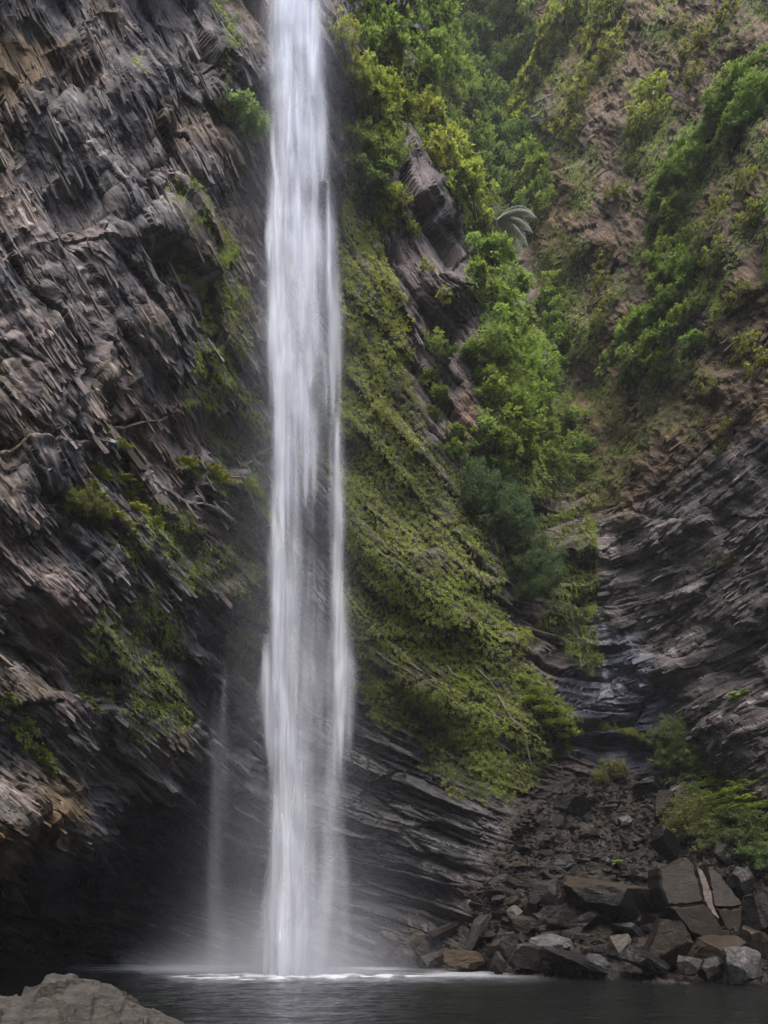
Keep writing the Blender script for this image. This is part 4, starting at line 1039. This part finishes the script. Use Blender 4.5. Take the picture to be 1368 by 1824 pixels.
def bush_crown(seed, n_sprays=60, leaves=16, leaf=.17, wide=.5, squash=.8, droop=.35):
    """crown of unit radius made of leafy sprays held out in uneven tiers, with gaps between them"""
    r = np.random.default_rng(seed)
    lob = unit(r.normal(0, 1, (6, 3))) * r.uniform(.35, .62, (6, 1)); lob[:, 2] = lob[:, 2] * .9 + .05; rad = r.uniform(.36, .6, 6)
    B, D, U, Ls, Vr = [], [], [], [], []
    for s in range(n_sprays):
        k = r.integers(6); q = unit(r.normal(0, 1, 3)); q[2] = abs(q[2]) * .8 - .25
        c = lob[k] + unit(q) * rad[k] * r.uniform(.5, 1.25); c[2] *= squash
        out = unit(np.array([c[0], c[1], c[2] * .5 + .12]))
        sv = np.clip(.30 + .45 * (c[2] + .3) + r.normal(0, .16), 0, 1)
        m = leaves + r.integers(-4, 5)
        ang = r.uniform(0, 6.283, m); sp = r.uniform(.3, 1.0, m)
        h1 = unit(np.cross(out, [0, 0, 1.])); h2 = np.cross(h1, out)
        d = unit(out[None] * r.uniform(.2, 1.1, (m, 1)) + h1[None] * np.cos(ang)[:, None] * sp[:, None] + h2[None] * (np.sin(ang) * sp * .45)[:, None] + np.array([0, 0, -droop])[None] * r.uniform(.2, 1.4, (m, 1)))
        b = c[None] + d * r.uniform(0, .10, (m, 1)) + r.normal(0, .05, (m, 3))
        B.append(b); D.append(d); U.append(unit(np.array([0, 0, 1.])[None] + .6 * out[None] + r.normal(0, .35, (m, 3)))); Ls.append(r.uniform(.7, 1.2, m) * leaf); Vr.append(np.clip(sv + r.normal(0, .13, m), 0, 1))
    B, D, U, Ls, Vr = map(np.concatenate, (B, D, U, Ls, Vr))
    return leaf_cards(B, D, U, Ls, Ls * wide, Vr)

def stems(seed, n=4):
    r = np.random.default_rng(seed); Vs, Fs, o = [], [], 0
    for k in range(n):
        e = unit(r.normal(0, 1, 3)) * .62; e[2] = abs(e[2]) * .6 + .05
        b = np.array([0, .75, -.55]); m = b * .45 + e * .3 + r.normal(0, .06, 3)
        V, F = tube([b, m, e], .045, .012); Vs.append(V); Fs.append(F + o); o += len(V)
    return np.concatenate(Vs), np.concatenate(Fs)

def frond_set(seed, n=14, L=1.0, leaflets=14, wl=.26, arch=.8, up=.75, spread=3.14, center=0.0):
    """fern or palm: arching midribs with leaflets on both sides"""
    r = np.random.default_rng(seed); B, D, U, Ls, Vr = [], [], [], [], []
    MV, MF, o = [], [], 0
    for f in range(n):
        a = center + (f + r.uniform(-.3, .3)) / n * 2 * spread; h = np.array([math.cos(a), math.sin(a), 0]); el = r.uniform(.55, 1.1) * up
        ln = L * r.uniform(.75, 1.1)
        t = np.linspace(0, 1, leaflets + 3)
        pt = h[None] * (ln * (t - .12 * t * t))[:, None] * math.cos(el * .6) + np.array([0, 0, 1.])[None] * (ln * (math.sin(el) * t * 1.15 - arch * .75 * t ** 2.1))[:, None]
        V, F = tube(pt[::2], .012 * L, .004 * L, 3); MV.append(V); MF.append(F + o); o += len(V)
        tan = unit(np.gradient(pt, axis=0)); sd_ = unit(np.cross(tan, [0, 0, 1.])); un = np.cross(sd_, tan)
        for sg in (-1, 1):
            i = np.arange(2, len(t)); fall = np.sin(np.pi * np.clip(t[i] * .92 + .08, 0, 1)) ** .7
            B.append(pt[i]); D.append(unit(sd_[i] * sg + tan[i] * .55 - un[i] * .18 + r.normal(0, .06, (len(i), 3)))); U.append(un[i]); Ls.append(np.maximum(fall * wl * ln, .03)); Vr.append(np.clip(.45 + .35 * t[i] + r.normal(0, .12) + r.normal(0, .06, len(i)), 0, 1))
    B, D, U, Ls, Vr = map(np.concatenate, (B, D, U, Ls, Vr))
    return leaf_cards(B, D, U, Ls, Ls * .36, Vr, .15), (np.concatenate(MV), np.concatenate(MF))

def leaf_mesh(name, vfx, mat):
    V, F, var = vfx; me = make_mesh(name, V, F, False); attr(me, 'var', var); me.materials.append(mat); return me

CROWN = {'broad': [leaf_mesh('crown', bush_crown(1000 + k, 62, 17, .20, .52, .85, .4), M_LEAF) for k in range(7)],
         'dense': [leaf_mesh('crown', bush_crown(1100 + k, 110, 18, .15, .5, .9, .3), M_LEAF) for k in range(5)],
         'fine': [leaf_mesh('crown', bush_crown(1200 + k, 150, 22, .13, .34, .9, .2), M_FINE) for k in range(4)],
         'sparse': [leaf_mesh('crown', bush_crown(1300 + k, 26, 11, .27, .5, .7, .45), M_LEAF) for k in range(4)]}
STEM = []
for k in range(4):
    V, F = stems(1400 + k); me = make_mesh('stem', V, F, True); me.materials.append(M_BARK); STEM.append(me)
FERNS = []
for k in range(4):
    lf, mv = frond_set(1500 + k, 15 + k, 1.0, 24, .17, .9, 1.1); FERNS.append((leaf_mesh('fronds', lf, M_FERN), make_mesh('midribs', *mv, True)))
    FERNS[-1][1].materials.append(M_FERN); attr(FERNS[-1][1], 'var', np.full(len(mv[0]), .3))

def fern_bank(seed, n=7):
    r = np.random.default_rng(seed); A = [[], [], []]; B = [[], []]; o = ob = 0
    for k in range(n):
        (V, F, v), (MV, MF) = frond_set(seed * 31 + k, 9, .55, 16, .19, .85, 1.1)
        p = np.append(r.uniform(-.6, .6, 2), r.uniform(-.35, .25)) if k else np.zeros(3)
        A[0].append(V + p); A[1].append(F + o); A[2].append(v); o += len(V); B[0].append(MV + p); B[1].append(MF + ob); ob += len(MV)
    return [np.concatenate(x) for x in A], [np.concatenate(x) for x in B]
BANK = []
for k in range(4):
    lf, mv = fern_bank(61 + k); BANK.append((leaf_mesh('fronds', lf, M_FERN), make_mesh('midribs', *mv, True))); BANK[-1][1].materials.append(M_FERN); attr(BANK[-1][1], 'var', np.full(len(mv[0]), .3))

HUE = {'yellow-green': (1.55, 1.38, 1.0), 'bright green': (1.15, 1.28, 1.0), 'mid-green': (1.0, 1.08, 1.0), 'dark green': (.72, .84, .90), 'deep green': (.95, 1.10, .90), 'blue-green': (.74, .88, .98), 'olive': (1.15, .98, .8), 'pale green': (1.5, 1.6, 2.3), 'straw-brown': (1.05, .86, .72)}
WORD = ['topmost', 'second', 'third', 'fourth', 'fifth', 'sixth', 'seventh', 'eighth', 'ninth', 'tenth', 'eleventh', 'twelfth', 'thirteenth', 'fourteenth', 'fifteenth', 'sixteenth', 'seventeenth', 'eighteenth', 'nineteenth', 'twentieth']
def clone(kind, k, loc, r, rz, color, tilt=0.0, name='bush'):
    root = bpy.data.objects.new(name, None); C.collection.objects.link(root)
    root.location = loc; root.rotation_euler = (tilt, 0, rz); root.scale = (r, r, r); root.empty_display_size = .1
    fs = BANK if name == 'fern_clump' else FERNS
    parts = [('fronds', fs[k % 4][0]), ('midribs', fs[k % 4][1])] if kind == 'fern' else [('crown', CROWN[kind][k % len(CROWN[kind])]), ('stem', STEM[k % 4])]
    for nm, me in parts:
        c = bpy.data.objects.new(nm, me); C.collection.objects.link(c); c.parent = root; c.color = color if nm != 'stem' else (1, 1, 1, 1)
    return root
NB_ = [0]
def chain(kind, hue, noun, where, pts, name='bush', out=.35, vary=.14):
    """plants along a line down the slope, named from the top"""
    pts = sorted(pts, key=lambda q: q[1])
    for i, (u, v, rp) in enumerate(pts):
        p = surf(np.array(float(u)), np.array(float(v))); nn = surf(np.array(float(u)), np.array(float(v)), nv_s)
        r = rp / K * p[1] * ((1.2 if rp > 20 else 1.75) if kind == 'fern' else 1.45 if 'lower right' in where else 1.15 if 'gully' in where else 1.3)
        loc = p + unit(nn) * r * out
        g = 1 + random.uniform(-vary, vary); q = HUE[hue]
        colr = (q[0] * g * random.uniform(.94, 1.08), q[1] * g, q[2] * g * random.uniform(.9, 1.1), 1)
        NB_[0] += 1
        o = clone(kind, NB_[0] * 3 + i, loc, r, random.uniform(-.9, .9), colr, random.uniform(-.15, .1), name)
        which = (WORD[i] if i else 'topmost') if len(pts) > 1 else ''
        if len(pts) == 1: lab = '%s %s %s' % (hue, noun, where)
        else: lab = '%s %s, %s down %s' % (hue, noun, which, where.replace('in the row down', 'in the row on')) if i else '%s %s, topmost %s' % (hue, noun, where)
        tag(o, lab, 'fern' if kind == 'fern' else noun.split()[-1], '%s %s' % (noun + 's', where) if len(pts) > 1 else None)

chain('dense', 'yellow-green', 'leafy bush', 'hugging the right edge of the waterfall', [(592,80,26),(604,118,30),(610,150,32),(622,182,36),(645,205,38),(664,232,36),(640,235,40)])
chain('dense', 'mid-green', 'leafy bush', 'on the rib below the bright waterfall bushes', [(684,262,32),(692,292,30),(662,290,36),(640,312,34),(668,322,26),(622,280,30)])
chain('broad', 'dark green', 'shaded bush', 'in the dark nook right of the falling water', [(630,345,30),(655,350,28),(612,330,26),(645,375,24)])
chain('broad', 'bright green', 'small tree', 'at the top edge just right of the fall', [(636,10,42),(690,12,50),(738,18,44),(655,52,36),(716,62,48),(690,92,38),(732,104,40),(668,90,26)], 'tree')
chain('broad', 'bright green', 'bush', 'below the topmost trees beside the rock rib', [(700,124,32),(735,138,30),(688,128,20)])
chain('sparse', 'yellow-green', 'open-leaved bush', 'at the head of the ridge beside the rock rib', [(690,112,24),(705,140,26),(740,185,30),(722,168,24)])
chain('broad', 'yellow-green', 'bush', 'in the row down the ridge', [(712,192,28),(730,214,34),(752,240,36),(768,270,36),(790,296,38),(806,328,36),(772,300,28),(822,352,36),(842,384,38),(836,412,28)])
chain('broad', 'bright green', 'bush', 'in the row down the lower ridge above the gully', [(866,420,34),(856,452,34),(880,470,34),(850,486,24),(868,508,34),(894,530,34),(876,548,30),(904,568,34),(886,592,34)])
chain('dense', 'mid-green', 'tree', 'filling the left side of the gully head', [(780,30,46),(800,86,44),(772,124,40),(800,150,40),(790,190,38),(776,60,36),(812,216,40),(826,258,36)], 'tree', out=.25)
chain('broad', 'dark green', 'tree', 'filling the shaded middle of the gully', [(836,40,46),(850,110,46),(842,160,42),(850,205,40),(868,250,40),(848,290,36),(870,305,34),(846,330,36),(888,200,32),(872,158,34),(860,350,30)], 'tree', out=.25)
chain('dense', 'dark green', 'tree', 'on the right side of the gully head', [(882,24,46),(930,14,44),(908,66,46),(888,104,44),(930,100,34),(905,128,34)], 'tree', out=.25)
chain('dense', 'blue-green', 'bush', 'deep in the gully beside the palm', [(898,228,34),(912,262,34),(920,300,30),(902,300,28),(890,330,30),(905,345,22)], out=.25)
chain('broad', 'bright green', 'bush', 'right of the gully above the palm', [(945,298,26),(960,318,28),(940,340,28),(965,350,26),(948,376,28),(975,372,22)])
chain('sparse', 'yellow-green', 'bush', 'in the bright band down from the top edge', [(1050,8,22),(1030,25,24),(1010,45,26),(996,72,28),(982,98,28),(968,124,28),(955,150,26),(940,176,28),(932,205,26),(925,232,26)])
chain('sparse', 'olive', 'thin bush', 'in the second band on the right slope', [(1090,40,28),(1072,70,26),(1100,80,26),(1060,100,28),(1088,118,28),(1066,140,26),(1108,20,24),(1048,165,24),(1030,190,22),(1010,225,22),(1030,240,20)])
chain('sparse', 'yellow-green', 'bush', 'standing bright on the middle of the right slope', [(1182,172,26),(1165,198,30),(1188,208,24),(1150,226,26),(1140,250,20)])
chain('dense', 'deep green', 'bush', 'in the dark band from the right edge', [(1355,168,38),(1318,188,36),(1350,212,34),(1300,226,34),(1278,256,32),(1330,238,28),(1262,286,32),(1236,280,26),(1228,312,28),(1205,334,28)])
chain('broad', 'deep green', 'bush', 'in the middle of the dark band on the right', [(1188,362,26),(1206,378,24),(1182,398,22),(1196,424,24),(1214,446,24),(1186,462,22),(1206,482,28),(1232,494,24),(1188,512,26),(1216,528,28)])
chain('broad', 'deep green', 'bush', 'at the lower end of the dark band', [(1242,548,24),(1196,556,28),(1168,580,30),(1222,584,26),(1145,600,34),(1190,606,30),(1124,630,34),(1160,640,34),(1140,668,28),(1180,650,22),(1240,622,22)])
chain('sparse', 'olive', 'sprawling bush', 'dotted over the right edge of the slope', [(1338,330,24),(1300,372,20),(1345,395,22),(1290,460,22),(1345,380,20),(1260,430,20),(1330,520,20),(1300,560,22),(1345,622,28),(1360,655,24),(1278,690,16),(1310,760,14),(1300,800,12)])
chain('sparse', 'olive', 'small bush', 'dotted down the left of the right slope', [(1080,470,16),(1072,515,18),(1082,550,18),(1068,580,18),(1110,350,16),(1090,360,14),(1130,300,16),(1230,110,20),(1262,80,22),(1300,40,24),(1215,60,18),(1240,150,20)])
chain('broad', 'bright green', 'bush', 'beside the stream bed in mid gully', [(992,528,26),(978,558,28),(1004,560,24),(985,590,24),(1008,608,26),(996,634,30),(1014,650,20)])
chain('dense', 'bright green', 'bush', 'in the leafy mass below the ridge', [(842,640,28),(872,626,32),(900,620,30),(862,660,30),(892,660,34),(926,640,32),(868,694,32),(902,700,36),(938,680,34),(884,730,34),(920,740,36),(950,720,32)])
chain('broad', 'bright green', 'bush', 'at the foot of the leafy mass', [(898,772,36),(866,780,30),(932,780,34),(880,806,34),(910,812,34),(870,832,28),(944,812,26)])
chain('broad', 'mid-green', 'bush', 'on the right side of the leafy mass by the stream', [(962,752,30),(990,742,30),(1016,748,26),(974,784,30),(1004,784,32),(1030,806,26),(984,818,30),(1014,832,28),(1038,836,22)])
chain('fine', 'blue-green', 'feathery bush', 'on the shoulder of the mossy buttress', [(852,868,36),(890,858,34),(872,900,42),(912,896,36),(846,906,30),(880,938,40),(918,940,34)])
chain('fine', 'dark green', 'feathery bush', 'hanging in shade below the shoulder', [(914,980,32),(942,1006,34),(916,1024,32),(950,1048,34),(928,1064,26)])
chain('broad', 'mid-green', 'bush', 'clinging to the bare rock rib', [(776,612,24),(780,636,20),(772,680,20),(782,704,20),(774,730,16),(824,772,20),(815,800,18)])
chain('sparse', 'yellow-green', 'tiny bush', 'dotted on the bare rock rib', [(724,398,18),(735,414,14),(788,528,14),(762,470,12),(716,350,16),(690,348,18),(850,628,18)])
chain('fine', 'mid-green', 'feathery shrub', 'on the rock above the ferns at lower right', [(1196,1318,28),(1178,1346,32),(1214,1346,34),(1198,1376,32),(1236,1374,26)])
chain('fern', 'bright green', 'fern clump', 'in the fern bank at lower right', [(1252,1404,40),(1284,1400,36),(1268,1432,42),(1310,1420,40),(1344,1424,36),(1300,1452,40),(1338,1462,40),(1366,1440,34),(1236,1420,30),(1262,1422,34),(1296,1436,36),(1326,1440,36),(1284,1466,36),(1318,1474,34),(1356,1484,34),(1250,1440,30),(1330,1410,32)], 'fern_clump', .25)
chain('fine', 'mid-green', 'feathery shrub', 'under the fern bank at the right edge', [(1322,1478,34),(1358,1478,34),(1346,1512,34),(1362,1536,26)])
chain('fine', 'olive', 'twiggy brownish shrub', 'behind the cracked boulder', [(1238,1450,32),(1214,1468,30),(1262,1472,34),(1232,1492,32),(1268,1502,30),(1290,1494,26)])
chain('fine', 'olive', 'low twiggy shrub', 'at the top of the scree', [(1080,1380,20),(1100,1385,18),(1062,1392,14)])
chain('fern', 'bright green', 'small fern', 'in front of the twiggy shrub by the leaning slab', [(1196,1490,26)], 'fern', .1)
chain('fern', 'bright green', 'small fern', 'growing on the dark slope above the white vein', [(1332,1248,18)], 'fern', .1)
chain('fern', 'bright green', 'grassy tuft', 'on the long tan-topped block', [(1112,1560,14)], 'fern', -.2)
chain('dense', 'pale green', 'round bush', 'on the left cliff near the top of the fall', [(416,214,24),(418,238,30)])
chain('fine', 'straw-brown', 'dry grassy bush', 'on the left cliff', [(110,910,26),(140,915,30),(165,925,26)])
chain('fern', 'yellow-green', 'fern', 'in the bright row down the left cliff', [(206,772,14),(216,786,16),(226,806,18),(222,824,14),(186,846,18),(202,856,14),(160,868,14),(238,846,16),(262,870,18),(250,884,14),(244,910,16),(274,905,16),(285,935,16)], 'fern', .1)
chain('fern', 'yellow-green', 'fern', 'in the slanting row below the crack, left of the fall', [(340,806,12),(352,818,14),(366,836,17),(382,848,18),(398,862,18),(414,872,16),(432,880,14)], 'fern', .1)
chain('fern', 'yellow-green', 'fern', 'in the lower left row under the dry bush', [(172,890,13),(186,910,14),(200,930,15),(215,945,13),(228,962,14),(244,980,14)], 'fern', .1)
chain('fern', 'yellow-green', 'fern', 'on the overhanging rock at far left', [(8,1246,14),(26,1262,13),(44,1280,14),(60,1302,12),(70,1340,16),(84,1362,16),(165,1250,14),(172,1268,12),(240,1310,10)], 'fern', .1)
chain('fern', 'bright green', 'fern', 'capping the toe of the mossy buttress', [(940,1206,26),(962,1226,28),(982,1244,28),(1000,1262,28),(1016,1284,24),(968,1262,28),(990,1290,28),(1026,1304,18),(946,1240,26),(1008,1318,22)], 'fern_clump', .15)

# the palm over the stream
def palm():
    q = pix(884., 393., 41.0)
    root = link('palm', None); root.location = q
    tag(root, 'silvery palm with long drooping fronds above the stream bed', 'palm')
    lf, mv = frond_set(2001, 11, 2.8, 40, .17, 1.0, .9, 2.0, -.2)
    me = leaf_mesh('fronds', lf, leaf_material('palm fronds', (.16, .19, .13), (.48, .50, .44), .2, .35)); c = link('fronds', me, None, root)
    V, F = tube([(.1, 2.5, -2.6), (.05, .6, -.9), (0, 0, .05)], .11, .08, 7); link('trunk', make_mesh('trunk', V, F, True), M_BARK, root)
    m2 = make_mesh('midribs', *mv, True); attr(m2, 'var', np.full(len(mv[0]), .8)); link('midribs', m2, me.materials[0], root)
palm()

# small ferns, moss and creepers that cover the rock --------------------------------
def cover(name, label, n, box, inside, mat, sizepx, leaves, hang, hue_noise=60, thick=.55, hue=None, seed=1, clump=(26, 9), var0=.5):
    r = np.random.default_rng(seed)
    u = r.uniform(box[0], box[2], n); v = r.uniform(box[1], box[3], n)
    ju = u + (fbm(u / 24, v / 24, seed + 61, 3) - .5) * 46; jv = v + (fbm(u / 24, v / 24, seed + 67, 3) - .5) * 46
    wgt = inside(ju, jv)
    a = bilin(*_sa, u, v); b = bilin(*_sb, u, v)
    dens = fbm(a / clump[0], b / clump[1], seed + 5, 4) * .6 + fbm(u / 70, v / 70, seed + 9, 3) * .4
    k = wgt * (dens + .22) > thick + .1 * r.uniform(-1, 1, n)
    u, v, dens = u[k], v[k], dens[k]
    P = surf(u, v); Nn = unit(surf(u, v, ND) * .5 + surf(u, v, nv_s)); d = P[:, 1]
    m = len(u)
    sz = sizepx * r.uniform(.6, 1.35, m) / K * d
    ax = unit(Nn * r.uniform(.3, 1, (m, 1)) + np.array([0, 0, -hang])[None] * r.uniform(.4, 1.3, (m, 1)) + r.normal(0, .35, (m, 3)))
    hv = fbm(u / hue_noise, v / hue_noise, seed + 21, 3)
    sv = np.clip(var0 + (hv - .5) * 1.5 + (dens - .5) * 1.0 + r.normal(0, .12, m), 0, 1)
    Bs, Ds, Us, Ls, Vs = [], [], [], [], []
    for q in range(leaves):
        t = (q // 2 + 1) / (leaves / 2); sg = 1 if q % 2 else -1
        side = unit(np.cross(ax, Nn) + r.normal(0, .2, (m, 3)))
        Bs.append(P + Nn * (sz * .12 + .05)[:, None] + ax * (sz * t * .75)[:, None] - np.array([0, 0, 1.]) * (sz * t * t * .25)[:, None]); Ds.append(unit(side * sg + ax * .7)); Us.append(unit(Nn + r.normal(0, .3, (m, 3)) + np.array([0, 0, .4]))); Ls.append(sz * (.62 - .3 * t) * r.uniform(.7, 1.2, m)); Vs.append(np.clip(sv + r.normal(0, .08, m), 0, 1))
    B, D, U, L, Vv = map(np.concatenate, (Bs, Ds, Us, Ls, Vs))
    V, F, var = leaf_cards(B, D, U, L, L * .48, Vv, .2)
    me = make_mesh(name, V, F, False); attr(me, 'var', var)
    o = link(name, me, mat); tag(o, label, kind='stuff')
    if hue: o.color = HUE[hue] + (1,)
    return o

ip = lambda *ps: (lambda u, v: np.max([inpoly(u, v, p) for p in ps], 0).astype(float))
near = lambda w_, *ls: (lambda u, v: np.max([sstep(w_ * 1.6, w_ * .6, segdist(u, v, l)) for l in ls], 0))
cover('small_ferns', 'small yellow-green ferns covering the buttress right of the fall', 50000, (570, 60, 1060, 1440), ip(P_MOSS), M_FERN, 7.2, 6, .9, seed=3, thick=.575, clump=(60, 11), var0=.58).color = (1.04, 1.06, .9, 1)
cover('hanging_vines', 'strings of small leaves hanging beside the falling water', 8000, (575, 200, 770, 800), near(9, [(606,230),(612,400),(616,560),(622,760)], [(628,380),(650,450),(680,520),(706,600),(726,680)], [(660,380),(688,460),(712,560),(728,640)], [(612,470),(640,560),(668,650),(700,740),(760,820)]), M_FERN, 8, 6, 1.3, seed=5, thick=.36, hue='yellow-green', clump=(40, 30), var0=.6)
cover('stream_ferns', 'bright ferns and moss lining the stream in the lower gully', 9000, (860, 620, 1075, 1215), ip(P_GUL), M_FERN, 9.5, 6, .8, seed=7, thick=.56, clump=(40, 16))
cover('gully_undergrowth', 'leafy undergrowth between the trees of the gully', 16000, (620, -30, 1060, 900), ip([(650,-30),(690,120),(720,190),(780,320),(840,420),(850,600),(850,800),(880,860),(1040,850),(1040,760),(985,640),(950,600),(920,560),(905,470),(940,400),(985,380),(960,260),(940,170),(880,170),(880,130),(960,90),(960,-30)]), M_LEAF, 17, 6, .5, seed=9, thick=.42, hue='mid-green', clump=(50, 40))
cover('rib_moss', 'patchy moss on the dark rock below the buttress', 9000, (620, 1180, 1000, 1480), ip([(640,1200),(900,1220),(960,1380),(900,1440),(820,1430),(700,1300),(640,1260)]), M_FERN, 7, 6, .7, seed=11, thick=.66)
cover('cliff_ferns', 'small ferns in patches on the left cliff', 40000, (-20, -20, 490, 1420),
      lambda u, v: np.maximum.reduce([ip([(335,425),(372,402),(404,450),(428,540),(445,660),(410,690),(365,650),(345,560),(322,500)])(u, v), .92 * near(11, [(398,-20),(402,80),(392,180),(412,220)], [(292,345),(300,395),(318,410)], [(320,345),(336,400)], [(365,520),(365,640),(355,700)], [(205,765),(232,830),(262,890),(290,950)], [(158,860),(182,920),(215,960),(250,990)], [(340,805),(380,850),(420,875),(455,905)], [(300,905),(345,960),(400,1000)], [(280,1035),(310,1090),(345,1130)], [(385,700),(420,790),(455,850)], [(0,1240),(50,1290),(90,1375)], [(170,1120),(215,1180),(250,1215)], [(400,600),(440,690)])(u, v),
        .80 * ip([(230,880),(300,880),(420,980),(430,1040),(330,1040),(260,960)])(u, v), .82 * ip([(420,860),(480,850),(485,1260),(440,1240),(400,1000)])(u, v), .78 * ip([(370,690),(470,690),(475,860),(420,850)])(u, v), .72 * ip([(150,1100),(300,1050),(350,1150),(330,1300),(250,1330),(170,1250)])(u, v), .8 * blob(u, v, 243, 112, 24, 20)]),
      M_FERN, 8.5, 6, .8, seed=13, thick=.46, clump=(34, 12), var0=.6, hue='bright green')
cover('slope_creepers', 'thin leafy creepers scattered over the right rock slope', 42000, (930, -30, 1400, 900), lambda u, v: (.74 + .16 * (blob(u, v, 1080, 90, 120, 120) + blob(u, v, 1280, 300, 120, 100) + blob(u, v, 1190, 560, 100, 120) + blob(u, v, 1000, 520, 60, 100))) * inpoly(u, v, P_SOIL), M_LEAF, 8, 6, .6, seed=17, thick=.64, hue='mid-green', clump=(60, 20), var0=.5)
cover('dry_grass', 'brownish dry grass on the ledges of the right slope', 14000, (940, 330, 1330, 1060), lambda u, v: np.clip(1.1 * (blob(u, v, 1090, 790, 80, 100) + blob(u, v, 1200, 740, 110, 50) + blob(u, v, 1015, 690, 40, 60) + blob(u, v, 985, 420, 50, 60) + blob(u, v, 1285, 995, 34, 18)), 0, 1), M_FINE, 8, 6, .2, seed=19, thick=.62, hue='olive', clump=(30, 16), var0=.6)
cover('ledge_moss', 'bright moss line on the wet rock under the stream', 900, (1080, 1285, 1170, 1312), near(5, [(1092,1301),(1140,1304),(1158,1299)], [(1078,1291),(1090,1290)]), M_FERN, 6, 6, .3, seed=23, thick=.35, hue='yellow-green')
cover('fallen_leaves', 'yellow and orange leaves fallen on the scree', 700, (880, 1400, 1180, 1560), ip(SCREE_IN), M_FERN, 3.2, 2, 0, seed=29, thick=.74, var0=.9).color = (2.2, 1.4, .6, 1)

# bleached sticks on the lower buttress
for pts, lab in [([(890,1240),(912,1282),(935,1330),(950,1368)], 'long bleached branch lying down the toe of the buttress'), ([(905,1285),(925,1300),(944,1345)], 'shorter bleached branch beside the long one'), ([(797,1186),(806,1200),(815,1208)], 'short white stick in the ferns of the buttress'), ([(850,1190),(875,1212),(893,1232)], 'pale stick right of the short white stick'), ([(712,1064),(720,1080),(726,1094)], 'small white stick high in the ferns'), ([(662,1288),(672,1296),(680,1302)], 'tan broken stick at the left foot of the buttress')]:
    q = [surf(np.array(float(a)), np.array(float(b))) + np.array([0, -.14, .05]) for a, b in pts]
    V, F = tube(q, .05, .025, 5)
    tag(link('dead_branch', make_mesh('dead_branch', V, F, True), M_PALE), lab, 'branch', 'bleached sticks on the buttress')
